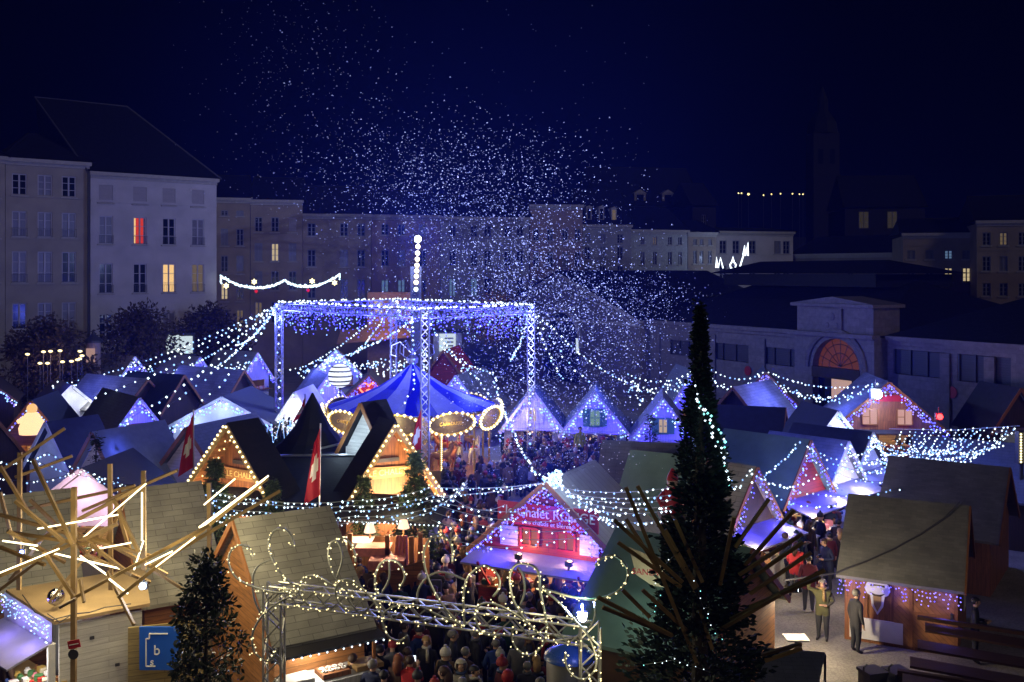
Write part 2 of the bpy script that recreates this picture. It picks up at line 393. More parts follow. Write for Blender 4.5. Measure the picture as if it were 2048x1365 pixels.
# row across the back of the square
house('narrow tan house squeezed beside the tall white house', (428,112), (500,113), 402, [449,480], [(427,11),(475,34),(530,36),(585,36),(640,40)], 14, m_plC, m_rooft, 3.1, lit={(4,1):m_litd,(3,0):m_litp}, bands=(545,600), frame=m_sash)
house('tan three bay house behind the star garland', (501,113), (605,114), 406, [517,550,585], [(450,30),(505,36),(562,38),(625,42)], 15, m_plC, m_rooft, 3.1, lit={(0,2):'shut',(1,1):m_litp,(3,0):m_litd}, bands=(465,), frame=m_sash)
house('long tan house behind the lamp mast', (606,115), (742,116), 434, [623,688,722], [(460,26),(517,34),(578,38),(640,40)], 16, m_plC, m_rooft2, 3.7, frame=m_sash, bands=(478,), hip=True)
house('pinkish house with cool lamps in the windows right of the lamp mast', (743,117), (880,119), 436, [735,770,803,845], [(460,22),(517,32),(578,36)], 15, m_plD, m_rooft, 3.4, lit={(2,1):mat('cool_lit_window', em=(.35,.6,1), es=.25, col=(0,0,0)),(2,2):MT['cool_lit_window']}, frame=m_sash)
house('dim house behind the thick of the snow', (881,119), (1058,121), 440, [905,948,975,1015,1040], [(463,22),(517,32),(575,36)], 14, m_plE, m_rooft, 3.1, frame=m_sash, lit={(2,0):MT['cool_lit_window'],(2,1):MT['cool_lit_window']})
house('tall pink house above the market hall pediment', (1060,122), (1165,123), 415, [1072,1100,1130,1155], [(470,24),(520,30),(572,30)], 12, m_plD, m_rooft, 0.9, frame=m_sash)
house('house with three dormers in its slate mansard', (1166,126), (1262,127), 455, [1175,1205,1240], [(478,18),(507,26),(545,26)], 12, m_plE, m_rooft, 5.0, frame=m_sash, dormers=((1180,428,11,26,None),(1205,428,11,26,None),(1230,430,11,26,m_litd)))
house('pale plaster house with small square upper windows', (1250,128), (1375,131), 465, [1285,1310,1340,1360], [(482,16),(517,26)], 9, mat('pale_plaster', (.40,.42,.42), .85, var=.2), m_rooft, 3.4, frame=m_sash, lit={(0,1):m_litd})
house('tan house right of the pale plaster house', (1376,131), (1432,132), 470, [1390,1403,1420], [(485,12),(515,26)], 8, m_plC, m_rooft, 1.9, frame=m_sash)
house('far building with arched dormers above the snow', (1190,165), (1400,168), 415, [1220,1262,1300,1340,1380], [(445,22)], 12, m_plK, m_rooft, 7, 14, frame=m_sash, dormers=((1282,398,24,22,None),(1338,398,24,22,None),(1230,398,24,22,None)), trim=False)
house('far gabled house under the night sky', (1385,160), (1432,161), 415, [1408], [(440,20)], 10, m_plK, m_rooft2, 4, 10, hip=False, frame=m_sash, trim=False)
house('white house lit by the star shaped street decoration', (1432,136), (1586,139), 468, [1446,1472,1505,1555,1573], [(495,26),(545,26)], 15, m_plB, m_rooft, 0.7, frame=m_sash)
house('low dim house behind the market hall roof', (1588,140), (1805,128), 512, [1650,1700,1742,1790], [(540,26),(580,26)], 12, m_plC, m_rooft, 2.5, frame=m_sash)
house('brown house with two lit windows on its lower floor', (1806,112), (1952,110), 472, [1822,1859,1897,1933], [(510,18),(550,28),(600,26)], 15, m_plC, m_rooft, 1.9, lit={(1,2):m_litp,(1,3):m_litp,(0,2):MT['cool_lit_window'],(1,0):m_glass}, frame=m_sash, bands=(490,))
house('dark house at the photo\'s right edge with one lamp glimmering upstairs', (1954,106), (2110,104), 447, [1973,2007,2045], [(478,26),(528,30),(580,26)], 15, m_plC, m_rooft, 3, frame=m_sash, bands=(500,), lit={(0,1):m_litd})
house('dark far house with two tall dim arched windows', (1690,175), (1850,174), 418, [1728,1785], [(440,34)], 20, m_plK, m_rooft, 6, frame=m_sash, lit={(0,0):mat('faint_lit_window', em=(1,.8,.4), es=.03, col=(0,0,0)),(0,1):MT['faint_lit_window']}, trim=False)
# church tower
ct = thing('church_tower', 'faint church tower rising in the dark behind the hall roof', 'tower', (gx(1645,210),210,0))
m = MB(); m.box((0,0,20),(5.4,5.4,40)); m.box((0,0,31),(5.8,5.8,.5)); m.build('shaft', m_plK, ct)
m = MB(); m.lathe((0,0,40),[(3.4,0),(2.9,2.5),(1.2,5),(1.2,7),(.1,10)],8); m.build('spire', m_rooft, ct)
for i in (-1,1):
    m = MB(); m.box((i*1.2,-2.72,35),(1,.1,3)); m.build('belfry_opening', m_glass, ct)
for i, (px, py) in enumerate([(1477,387),(1483,387),(1497,389),(1527,391),(1543,389),(1561,388),(1585,388),(1599,389),(1606,389),(1615,400)]):
    m = MB(); c = P(px, py, 480); m.tube([(c.x,c.y,0),(c.x,c.y,c.z)], .12, 5, 0); m.oct((0+c.x,c.y,c.z), .42 if i != 2 else .7, 1)
    tag(m.build('street_lamp', [m_steel, b_gold]), 'tiny far street lamp on the dark hill, '+('first','second','third','fourth','fifth','sixth','seventh','eighth','ninth','tenth')[i]+' from the left' if i != 2 else 'brightest far street lamp on the dark hill', 'street lamp', 'street lamps far on the hill')

# ------------------------------------------------------------------ covered market hall
m_hall = mat('hall_stone', (.24,.21,.20), .85, tex='stone', var=.25, sc=1.4, gap=.75); m_hallw = mat('hall_louvre', (.07,.07,.085), .6, tex='planks_h', var=.2)
hc = Vector((gx(1300,90), 90, 0)); hu = Vector((.497,-.868,0))
hall = thing('market_hall', 'long low covered market hall with dark roofs and a wide gabled bay', 'market hall', hc, math.atan2(hu.y, hu.x))
def hs(px, py):                               # photo point on the hall's long wall -> (metres along it, height)
    k = (px - 1024) / F; s = (k * hc.y - hc.x) / (hu.x - k * hu.y); D = hc.y + hu.y * s
    return s, zat(py, D)
ze = 6.5
def wallholes(m, x0, x1, z0, z1, holes, y=0, d=.3):
    xs = sorted({x0, x1, *[q for h in holes for q in h[:2]]}); zs = sorted({z0, z1, *[q for h in holes for q in h[2:4]]})
    for i in range(len(xs)-1):
        for j in range(len(zs)-1):
            a, b = (xs[i]+xs[i+1])/2, (zs[j]+zs[j+1])/2
            if not any(h[0] < a < h[1] and h[2] < b < h[3] for h in holes): m.poly([(xs[i],y,zs[j]),(xs[i+1],y,zs[j]),(xs[i+1],y,zs[j+1]),(xs[i],y,zs[j+1])])
    for a, b, c, e_ in holes:
        for q in ([(a,y,c),(b,y,c),(b,y+d,c),(a,y+d,c)], [(a,y,e_),(a,y+d,e_),(b,y+d,e_),(b,y,e_)], [(a,y,c),(a,y+d,c),(a,y+d,e_),(a,y,e_)], [(b,y,c),(b,y,e_),(b,y+d,e_),(b,y+d,c)]): m.poly(q)
HW = []
for (a, b, t, bt) in ((1340,1395,682,712),(1420,1497,688,722),(1518,1610,697,732),(1787,1888,702,753),(1915,2022,712,768)):
    s0, zt = hs(a, t); s1, zb = hs(b, bt); HW.append((s0, s1, hs((a+b)/2, bt)[1], hs((a+b)/2, t)[1]))
m = MB(); wallholes(m, 0, 54, 0, ze, HW)
m.poly([(54,0,0),(54,22,0),(54,22,ze),(54,0,ze)]); m.poly([(-27,22,0),(-27,22,ze),(54,22,ze),(54,22,0)]); m.poly([(-27,0,0),(-27,0,ze),(-27,22,ze),(-27,22,0)])
for s0 in (1.2, 8.5, 14.2, 30.5, 33.6, 37.4, 44): m.box((s0,-.08,ze/2-.3),(.7,.16,ze-.7))
m.build('wall', m_hall, hall)
m = MB(); m.box((9.3,-.25,ze+.1),(18.4,.7,.3)); m.box((40,-.25,ze+.1),(27.4,.7,.3)); m.box((9.3,-.1,ze-.2),(18.4,.3,.3)); m.box((40,-.1,ze-.2),(27.4,.3,.3)); m.build('cornice', m_hall, hall)
for a, b, c, d in HW:
    m = MB(); n = 3
    for k in range(n): m.box((a+(b-a)*(k+.5)/n,.2,(c+d)/2),((b-a)/n-.14,.08,d-c-.1))
    for k in range(n+1): m.box((a+(b-a)*k/n+(.06 if k==0 else -.06 if k==n else 0),.13,(c+d)/2),(.1,.2,d-c-.02), 1)
    m.build('louvre', [m_hallw, m_steel], hall)
# roofs: a two tier roof over the left part, a hipped one over the right part
m = MB(); z = ze + .27
def hip(m, x0, x1, y0, y1, z0, z1, hx0, hx1):
    yc = (y0+y1)/2; V = [(x0,y0,z0),(x1,y0,z0),(x1,y1,z0),(x0,y1,z0),(x0+hx0,yc,z1),(x1-hx1,yc,z1)]
    m.add(V, [(0,1,5,4),(1,2,5),(2,3,4,5),(3,0,4),(3,2,1,0)])
hip(m, 0, 25.5, -.5, 22.5, z, 10.4, 4, 6); m.box((11,11,10.35),(17,9,1.0)); hip(m, 1.5, 20.5, 5.6, 16.4, 10.9, 12.0, 1, 3.5)
hip(m, 26.2, 54.5, -.5, 22.5, z, 11.0, 9, 9)
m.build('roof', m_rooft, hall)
# gabled bay
s_ap = hs(1140,555)[0]; za = 10.6; g0, g1 = 2*s_ap, -.0; yb = -1.1
m = MB(); AC = s_ap; zsp = 3.6; ra = 3.3
aL = [(AC-ra*math.cos(math.pi*k/14), zsp+ra*math.sin(math.pi*k/14)) for k in range(15)]
m.poly([(g0,yb,0),(AC-ra,yb,0)]+[(x,yb,zz) for x,zz in aL[:8]]+[(AC,yb,za),(g0,yb,ze)])
m.poly([(AC+ra,yb,0),(g1,yb,0),(g1,yb,ze),(AC,yb,za)]+[(x,yb,zz) for x,zz in aL[7:]])
m.poly([(g1,yb,0),(g1,.3,0),(g1,.3,ze),(g1,yb,ze)]); m.poly([(g0,yb,0),(g0,yb,ze),(g0,3,ze),(g0,3,0)])
for k in range(14): m.poly([(aL[k][0],yb,aL[k][1]),(aL[k+1][0],yb,aL[k+1][1]),(aL[k+1][0],yb+.6,aL[k+1][1]),(aL[k][0],yb+.6,aL[k][1])])
gb = m.build('gabled_bay', m_hall, hall)
m = MB()
for q in (0, .9): m.bar((g0-.3,yb-.1,ze+.1-q*.55),(AC,yb-.1-q*.0,za+.25-q),.5-q*.3,.32-q*.2); m.bar((AC,yb-.1,za+.25-q),(g1+.3,yb-.1,ze+.1-q*.55),.5-q*.3,.32-q*.2)
m.box(((g0+g1)/2,yb-.08,ze-.25),(abs(g0)-.6,.3,.3)); m.build('pediment_moulding', m_trim, gb)
m = MB(); aO = [(AC-(ra+.45)*math.cos(math.pi*k/18), yb-.05, zsp+(ra+.45)*math.sin(math.pi*k/18)) for k in range(19)]; m.tube(aO,.28,6); m.build('arch_moulding', m_trim, gb)
m = MB(); m.poly([(x,yb+.55,zz) for x,zz in aL]+[(AC+ra,yb+.55,0),(AC-ra,yb+.55,0)]); m.build('arch_glass', m_glass, gb)
m = MB()
for k in range(1,6): m.bar((AC-ra+ra*k/3,yb+.45,0),(AC-ra+ra*k/3,yb+.45,zsp+math.sqrt(max(0,ra*ra-(ra-ra*k/3)**2))),.1)
m.box((AC,yb+.45,zsp),(2*ra,.14,.2)); m.build('arch_tracery', m_steel, gb)
m = MB(); s_, z_ = hs(1168,688); m.box((s_,yb+.4,z_-.2),(.7,.06,1.5)); m.build('lit_doorway', m_litw, gb)
m = MB(); m.slab([(g0-.4,yb-.4,ze+.2),(AC,yb-.4,za+.4),(AC,18,za+.4),(g0-.4,18,ze+.2)],(0,0,.2)); m.slab([(AC,yb-.4,za+.4),(g1+.4,yb-.4,ze+.2),(g1+.4,18,ze+.2),(AC,18,za+.4)],(0,0,.2)); m.build('bay_roof', m_rooft, gb)
# entrance pavilion
p0 = hs(1615,668)[0]; p1 = hs(1775,672)[0]; pc = hs(1697,735)[0]; zsp = hs(1697,736)[1]; ra = 2.1; yp = -1.3; zp = 8.7
aL = [(pc-ra*math.cos(math.pi*k/14), zsp+ra*math.sin(math.pi*k/14)) for k in range(15)]
m = MB(); m.poly([(p0,yp,0),(pc-ra,yp,0)]+[(x,yp,q) for x,q in aL[:8]]+[(pc,yp,6.6),(p0,yp,6.6)]); m.poly([(pc+ra,yp,0),(p1,yp,0),(p1,yp,6.6),(pc,yp,6.6)]+[(x,yp,q) for x,q in aL[7:]])
m.poly([(p0,yp,0),(p0,yp,6.6),(p0,.3,6.6),(p0,.3,0)]); m.poly([(p1,yp,0),(p1,.3,0),(p1,.3,6.6),(p1,yp,6.6)])
for k in range(14): m.poly([(aL[k][0],yp,aL[k][1]),(aL[k+1][0],yp,aL[k+1][1]),(aL[k+1][0],yp+.7,aL[k+1][1]),(aL[k][0],yp+.7,aL[k][1])])
m.box(((p0+p1)/2,yp+1.4,7.65),(p1-p0-.3,2.6,1.9))
pv = m.build('entrance_pavilion', m_hall, hall)
m = MB(); m.box(((p0+p1)/2,yp-.1,6.65),(p1-p0+.5,.8,.28)); m.box(((p0+p1)/2,yp+1.3,8.7),(p1-p0+.3,3.2,.22)); m.slab([(p0-.1,yp-.1,8.82),(p1+.1,yp-.1,8.82),((p0+p1)/2,yp-.1,9.3)],(0,3,0))
aO = [(pc-(ra+.5)*math.cos(math.pi*k/18), yp-.04, zsp+(ra+.5)*math.sin(math.pi*k/18)) for k in range(19)]; m.tube(aO,.22,6)
m.box(((p0+p1)/2,yp+.02,7.7),(1.7,.2,1.5)); m.ball(((p0+p1)/2,yp-.1,7.9),.3,0,8,5,(1,.3,1)); m.ball(((p0+p1)/2-.4,yp-.1,7.3),.2,0,8,5,(1,.3,1)); m.ball(((p0+p1)/2+.4,yp-.1,7.3),.2,0,8,5,(1,.3,1))
m.build('pavilion_moulding', m_hall, pv)
m = MB(); m.poly([(x,yp+.6,q) for x,q in aL]); m.build('fanlight', m_litg, pv)
m = MB()
for k in range(1,8): m.tube([(pc,yp+.5,zsp+.1),(pc+.95*ra*math.cos(math.pi*k/8),yp+.5,zsp+.95*ra*math.sin(math.pi*k/8))],.03,4)
for k in (.5,.8): m.tube([(pc-ra*k*math.cos(math.pi*j/14),yp+.5,zsp+ra*k*math.sin(math.pi*j/14)) for j in range(15)],.03,4)
m.build('fanlight_ironwork', m_steel, pv)
m = MB(); m.box((pc,yp+.2,zsp-.35),(2*ra+.1,.5,.75)); m.build('door_canopy', m_woodd, pv)
m = MB(); m.poly([(pc-ra,yp+.6,0),(pc-.9,yp+.6,0),(pc-.9,yp+.6,zsp-.72),(pc-ra,yp+.6,zsp-.72)],1); m.poly([(pc-.9,yp+.6,0),(pc+.9,yp+.6,0),(pc+.9,yp+.6,zsp-.72),(pc-.9,yp+.6,zsp-.72)],0); m.poly([(pc+.9,yp+.6,0),(pc+ra,yp+.6,0),(pc+ra,yp+.6,zsp-.72),(pc+.9,yp+.6,zsp-.72)],1)
m.build('lit_door', [mat('lit_entrance', em=(1,.62,.5), es=.5, col=(0,0,0)), m_glass], pv)
for (px, py, c, lb) in ((1905,785,m_redp,'round no parking sign on the hall wall beside the right louvres'),(1497,742,m_redp,'round dark red sign on the hall wall left of the arched entrance')):
    s_, z_ = hs(px, py); m = MB(); w = hc + hu*s_ + Vector((-.868,-.497,0))*.06
    n = Vector((-.868,-.497,0)); a = hu
    ring = [w + a*(.38*math.cos(2*math.pi*k/16)) + UP*(z_+.38*math.sin(2*math.pi*k/16)) for k in range(16)]
    m.slab(ring, n*.03, 0); tag(m.build('round_sign', c), lb, 'sign')

# ------------------------------------------------------------------ market stalls
GOODC = [mat('goods_'+n, c, .6, var=0) for n, c in (('red',(.5,.04,.03)),('cream',(.7,.62,.45)),('brown',(.25,.11,.04)),('white',(.75,.73,.7)),('gold',(.55,.36,.08)),('green',(.07,.2,.07)),('blue',(.06,.12,.4)),('pink',(.6,.2,.25)))]
m_inner = mat('bright_inside_boards', (.62,.45,.26), .7, tex='planks_h', var=.2)
ROWS = {}
def goods(n, x0, x1, y0, y1, z, smax=.22):
    m = MB()
    for _ in range(n):
        s = random.uniform(.4, 1)*smax; x = random.uniform(x0, x1); y = random.uniform(y0, y1); k = random.randrange(len(GOODC))
        if random.random() < .5: m.box((x, y, z+s*.4), (s, s*.8, s*.8), k, Matrix.Rotation(random.random(), 3, 'Z'))
        else: m.ball((x, y, z+s*.45), s*.45, k, 7, 4)
    return m
def stall(label, ap, D, rz, w, dep, Ze=2.1, wall=None, roof=None, gable=None, ice='blue', icw=None, counter=True, warm=0, blue=0, win=None, awn=None, ov=.3, name='market_stall', cat='market stall', group='wooden market stalls', bulbs=1.0, side=.45, lampcol=(.045,.03,1), z=None, fillin=None, warmcol=(1,.66,.34)):
    wall = wall or m_wood; roof = roof or m_grey; gable = gable or wall
    rz = R(rz); Zr = zat(ap[1], D) if z is None else z
    o = thing(name, label, cat, (gx(ap[0], D), D, 0), rz, group)
    h = w/2; t = .07; op = Ze - .28
    # walls
    m = MB()
    for sx in (-1, 1): m.box((sx*(h-t/2), dep/2, Ze/2), (t, dep, Ze))
    m.slab([(-h+t,dep-t,0),(h-t,dep-t,0),(h-t,dep-t,Ze),(0,dep-t,Zr-.1),(-h+t,dep-t,Ze)], (0,t,0))
    m.build('wall', wall, o)
    m = MB()
    if counter:
        m.slab([(-h+t,0,op),(h-t,0,op),(h-t,0,Ze),(0,0,Zr-.1),(-h+t,0,Ze)], (0,t,0)); m.box((0,t/2,.5), (w-2*t, t, 1.0))
        for sx in (-1, 1): m.box((sx*(h-t-side/2), t/2, (1+op)/2), (side, t, op-1))
        m.build('gable_front', gable, o)
        m = MB(); m.box((0,.0,1.03),(w-.2,.9,.06)); m.build('counter', m_frame, o)
        ins = MB(); ins.box((0,dep-t-.03,1.2),(w-2*t-.02,.04,2.2)); ins.box((0,dep-.35,1.15),(w-.4,.4,.04)); ins.box((0,dep-.32,1.6),(w-.4,.3,.04))
        sh = ins.build('shelf', m_inner, o)
        if warm:
            nn = int(22 + w*8); gm = goods(nn, -h+.3, h-.3, dep-.5, dep-.25, 1.18, .26); g2 = goods(nn//2, -h+.4, h-.4, dep-.45, dep-.25, 1.63, .2); g3 = goods(nn, -h+.3, h-.3, -.35, .3, 1.07, .26)
            for q in (g2, g3): gm.add(q.v, q.f, 0); gm.m[-len(q.m):] = q.m
            tag(gm.build('goods', GOODC, o), kind='stuff')
            lamp('stall_lamp', (0, dep*.35, op-.12), warmcol, warm*1.8, .1, o)
    else:
        m.slab([(-h+t,0,0),(h-t,0,0),(h-t,0,Ze),(0,0,Zr-.1),(-h+t,0,Ze)], (0,t,0)); m.build('gable_front', gable, o)
    # roof
    sl = (Zr-Ze)/h; e = .28; m = MB()
    for sx in (-1, 1):
        m.slab([(0,-ov,Zr),(sx*(h+e),-ov,Ze-e*sl),(sx*(h+e),dep+.2,Ze-e*sl),(0,dep+.2,Zr)][::sx], (0,0,.09))
    r_ = m.build('roof', roof, o)
    m = MB(); 
    for sx in (-1,1): m.bar((0,-ov-.03,Zr+.02),(sx*(h+e),-ov-.03,Ze-e*sl+.02),.05,.16)
    m.build('bargeboard', gable if gable in (m_white, m_canvas) else m_frame, r_)
    if awn:
        m = MB(); aw, drop, mt = awn; m.slab([(-h,-.02,Ze-.08),(h,-.02,Ze-.08),(h+.05,-aw,Ze-.08-drop),(-h-.05,-aw,Ze-.08-drop)], (0,0,-.06)); m.build('awning', mt, o)
    if win:
        ww, wh, zc, mt, fr = win; m = MB()
        for sx in (-1,1): m.box((sx*ww/2,-.05,zc),(.09,.09,wh+.09))
        for sz in (-1,1): m.box((0,-.05,zc+sz*wh/2),(ww-.09,.09,.09))
        m.box((0,-.05,zc),(.05,.06,wh-.09)); m.box((-ww/4-.0,-.05,zc),(ww/2-.15,.055,.05)); m.box((ww/4,-.05,zc),(ww/2-.15,.055,.05))
        wo = m.build('window', fr, o); m = MB(); m.poly([(-ww/2,-.012,zc-wh/2),(ww/2,-.012,zc-wh/2),(ww/2,-.012,zc+wh/2),(-ww/2,-.012,zc+wh/2)]); m.build('pane', mt, wo)
        for sx in (-1,1): m = MB(); m.box((sx*(ww*.5+.2),-.03,zc),(.32,.05,wh+.05)); m.build('shutter', fr, wo)
    if ice:
        M_ = {'blue':[b_blue,b_viol,b_cool],'white':[b_white,b_cool,b_viol],'cool':[b_cool,b_viol,b_white],'warm':[b_warm,b_gold,b_warm]}[ice]
        m = MB(); n = max(5, int(h*2*4.6*bulbs)); br = (.011*max(D,22)/10*.72 + .008)*1.12
        for sx in (-1, 1):
            for k in range(n+1):
                q = (k+random.uniform(-.2,.2))/n; x = sx*q*(h+e*.7); zt = Zr - abs(x)*sl - .05
                for j in range(random.choice((1,2,2,3,4))):
                    m.oct((x+random.uniform(-.04,.04), -ov-.09+random.uniform(-.03,.03), zt-.06-j*.17+random.uniform(-.05,.05)), br*random.uniform(.75,1.15), random.choice((0,0,0,1,1,2)))
        ic = tag(m.build('icicle_lights', M_, o, uv=False), kind='stuff')
        if icw or D < 40:
            c = MB(); c.tube([(-(h+e*.7),-ov-.09,Ze-.05-e*.7*sl),(0,-ov-.09,Zr-.03),(h+e*.7,-ov-.09,Ze-.05-e*.7*sl)], .012, 4); c.build('cable', m_cable, ic)
    if blue:
        for q in ((0,-.75,Zr-(Zr-Ze)*.42), (-h*.6,-.7,Ze+.15), (h*.6,-.7,Ze+.15)): lamp('icicle_glow', q, lampcol, blue*3.2, .2, o)
    return o
W_ = m_white
# the three gables in the middle facing the camera
m_greenf = mat('green_window_paint', (.08,.25,.10), .5, var=0)
m_wpane = mat('shop_window_glow', em=(1,.74,.45), es=.5, col=(0,0,0)); m_gpane = mat('green_window_glow', em=(.45,.8,.6), es=.35, col=(0,0,0))
stall('white gabled stall with warm lit counter behind the right truss post', (1065,781), 57.9, -4, 3.3, 5, 2.05, W_, m_greyd, W_, 'cool', warm=110, blue=16, win=(.5,.85,2.75,m_wpane,m_canvas), awn=(.5,.0,W_), group='white gabled stalls in the middle')
stall('white gabled stall with green shuttered window and bright pale counter', (1190,786), 56.7, -6, 3.5, 5, 2.05, W_, m_greyd, W_, 'cool', warm=150, blue=16, win=(.62,.95,2.75,m_gpane,m_greenf), awn=(.5,.0,W_), group='white gabled stalls in the middle', warmcol=(1,.85,.62))
stall('white gabled stall with a dark little fir in front beside the tall conifer', (1326,798), 54, -8, 3.2, 4.5, 2.05, W_, m_grey, W_, 'cool', warm=60, blue=14, win=(.5,.8,2.7,m_wpane,m_greenf), awn=(.5,.0,W_), group='white gabled stalls in the middle')
# left part of the market
stall('far white stall with lit gable at the left end of the garland', (265,714), 81, 56, 3.4, 5.0, 2.1, W_, m_greyl, W_, 'cool', blue=16, warm=20)
stall('far orange lit stall second along the left garland', (395,715), 81, 55, 3.2, 4.5, 2.1, m_wood, m_greyl, W_, 'blue', blue=12, warm=35)
stall('far stall with pale roof third along the left garland', (510,706), 85, 56, 3.2, 4.5, 2.1, m_woodd, m_greyl, W_, 'blue', blue=12, warm=35)
stall('blue lit gable stall with small glowing loft window', (275,797), 54, 40, 3.4, 5.5, 1.9, W_, m_greyd, W_, 'cool', blue=24, warm=25, win=(.55,.6,2.5,m_litp,m_frame))
stall('wide low white marquee stall with dark arch in its bright front', (445,796), 56, -3, 5.6, 5, 2.45, m_canvas, m_navy, m_canvas, 'cool', blue=14, lampcol=(.45,.62,1), counter=False, ov=.15)
stall('small glaring white stall left of the pointed black tent', (592,786), 57, -4, 2.6, 3.5, 2.2, m_canvas, m_canvas, m_canvas, 'white', blue=16, lampcol=(.75,.85,1), warm=170)
stall('far blue gable stall under the truss garlands', (672,700), 88, 12, 4.0, 5, 2.2, W_, m_greyl, W_, 'cool', blue=18, warm=40)
st_heart = stall('red gabled stall with a glowing orange heart left of the carousel', (738,752), 68, 6, 3.9, 4, 2.1, m_red, m_woodd, m_red, 'viol' if False else 'blue', blue=5, lampcol=(.5,.1,.6), warm=30)
stall('blue lit stall beside the big striped light globe', (655,752), 67, 22, 3.0, 5, 2.1, W_, m_grey, W_, 'cool', blue=36)
stall('warm lit stall at the left edge with a glowing bell shaped figure', (66,803), 53, 8, 3.2, 4, 2.1, m_wood, m_navy, m_wood, 'blue', warm=190, blue=2)
stall('far low stall at the left edge below the first house', (-20,765), 70, 20, 3, 4, 2.1, m_woodd, m_black, m_woodd, 'cool', blue=6, counter=False)
stall('dark roofed tent stall with one small glaring white gable', (142,772), 66, 36, 3.0, 4.5, 2.1, m_canvas, m_navy, m_canvas, None, blue=9, lampcol=(.8,.85,1), counter=False, bulbs=.3)
stall('brown gabled stall with dark roof behind the blue gable', (290,760), 66, 58, 3.6, 6, 2.1, m_woodd, m_greyl, m_woodd, None, counter=False)
stall('dark roofed brown stall between two pale roofs on the left', (362,752), 66, 60, 3.4, 5, 2.1, m_woodd, m_navy, m_woodd, None, counter=False)
stall('pale roofed brown stall below the third far stall', (482,742), 68, 58, 3.6, 6, 2.1, m_woodd, m_greyl, m_woodd, None, counter=False)
stall('grey roofed hut cut by the left photo edge', (-25,822), 47, 40, 3.4, 4.2, 2.1, m_woodd, m_grey, m_woodd, None, counter=False)
stall('navy tent with pale blue gable in the dark left block', (103,846), 46, -30, 3.2, 2.3, 2.0, m_canvas, m_navy, m_canvas, None, blue=2.2, lampcol=(.35,.45,1), counter=False)
stall('pale blue tent with a dark fir sprig at its gable', (196,866), 41.8, -28, 3.3, 3.4, 2.0, m_whiteh, mat('blue_canvas', (.22,.27,.34), .6, var=.2), m_whiteh, None, blue=2, lampcol=(.5,.45,1), counter=False)
stall('tall pale boarded gable hut left of the swiss chalet', (382,856), 43, -22, 3.9, 4.4, 2.0, m_whiteh, m_greyd, m_whiteh, None, counter=False, blue=1.5, lampcol=(.7,.5,.8))
stall('tent stall flooded with pink white light behind the beam sculpture', (170,938), 35.4, -4, 4.6, 3.6, 2.3, m_canvas, m_navy, m_canvas, None, blue=17, lampcol=(1,.6,.85), warm=90)
stall('white gabled stall right of the carousel canopy', (915,752), 65, -16, 3.4, 5.5, 2.1, W_, m_grey, W_, 'cool', blue=18, warm=60)
stall('dark red pointed stall roof behind the carousel canopy', (888,702), 80, -10, 4, 5, 2.1, m_red, m_red, m_red, None, counter=False)
# right part of the market
stall('white stall half hidden by the tip of the tall conifer', (1385,742), 67, 6, 3, 4, 2.1, m_red, m_greyd, W_, 'blue', blue=14, warm=20)
stall('pale roofed shed with spotlit side behind the tall conifer', (1470,776), 59, -38, 4.6, 5.0, 1.6, m_canvas, m_greyl, m_woodd, None, counter=False)
st16 = stall('far stall with two orange glowing windows under its violet gable', (1531,746), 65, -12, 4.4, 4, 2.2, m_woodd, m_greyd, m_wood, 'blue', blue=9, warm=40)
st15 = stall('big dark stall with bright packed counter and white spotlight', (1776,766), 56.4, -6, 6.0, 5, 2.2, m_woodd, m_grey, m_woodv, 'blue', blue=5, warm=140, awn=(.8,.1,m_navy), ov=.2)
stall('small dazzling white gable between dark roofs on the right', (1671,824), 50.5, 10, 2.7, 3.5, 2.3, m_canvas, m_navy, m_canvas, 'cool', blue=26, lampcol=(.5,.6,1), counter=False)
stall('dark slatted roof stall left of the dazzling white gable', (1560,818), 55, 70, 3.6, 4, 2.1, m_woodd, m_navy, m_woodd, None, counter=False)
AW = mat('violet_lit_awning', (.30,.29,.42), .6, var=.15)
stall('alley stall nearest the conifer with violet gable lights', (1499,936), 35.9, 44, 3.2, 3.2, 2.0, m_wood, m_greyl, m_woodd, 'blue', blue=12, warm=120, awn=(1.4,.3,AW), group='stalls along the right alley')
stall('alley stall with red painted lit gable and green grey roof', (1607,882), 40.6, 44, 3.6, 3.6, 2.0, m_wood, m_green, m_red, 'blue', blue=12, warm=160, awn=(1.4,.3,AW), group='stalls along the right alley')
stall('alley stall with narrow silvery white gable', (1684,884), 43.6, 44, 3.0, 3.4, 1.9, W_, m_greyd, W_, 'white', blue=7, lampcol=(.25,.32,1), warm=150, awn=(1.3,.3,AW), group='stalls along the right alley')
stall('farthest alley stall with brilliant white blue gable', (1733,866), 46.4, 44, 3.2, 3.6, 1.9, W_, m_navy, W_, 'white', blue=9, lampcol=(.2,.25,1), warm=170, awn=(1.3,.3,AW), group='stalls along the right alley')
stall('plain roofed hut left of the conifer trunk behind the red chalet', (1365,892), 39.3, 74, 4.4, 3.0, 2.0, m_woodd, m_greyd, m_woodd, None, counter=False)
stall('pale green grey roof hut just behind the tall conifer', (1400,918), 37, 60, 3.6, 2.6, 2.0, m_wood, m_green, m_wood, None, counter=False)
stall('closed hut behind the right cabin with dark plank gable', (2000,938), 35.6, 56, 4.2, 3.6, 2.1, m_woodv, m_fine, m_woodv, None, counter=False)
stall('large dim roofed hut cut by the right photo edge', (2075,895), 41, 56, 4.4, 4.6, 2.1, m_woodd, m_greyd, m_woodd, None, counter=False)
st_edge = stall('small lit kiosk at the right photo edge below the hall', (2035,778), 57, 10, 3.2, 3.2, 2.2, m_woodd, m_navy, m_woodd, None, warm=35, awn=(.6,.1,AW), warmcol=(.7,.8,1))
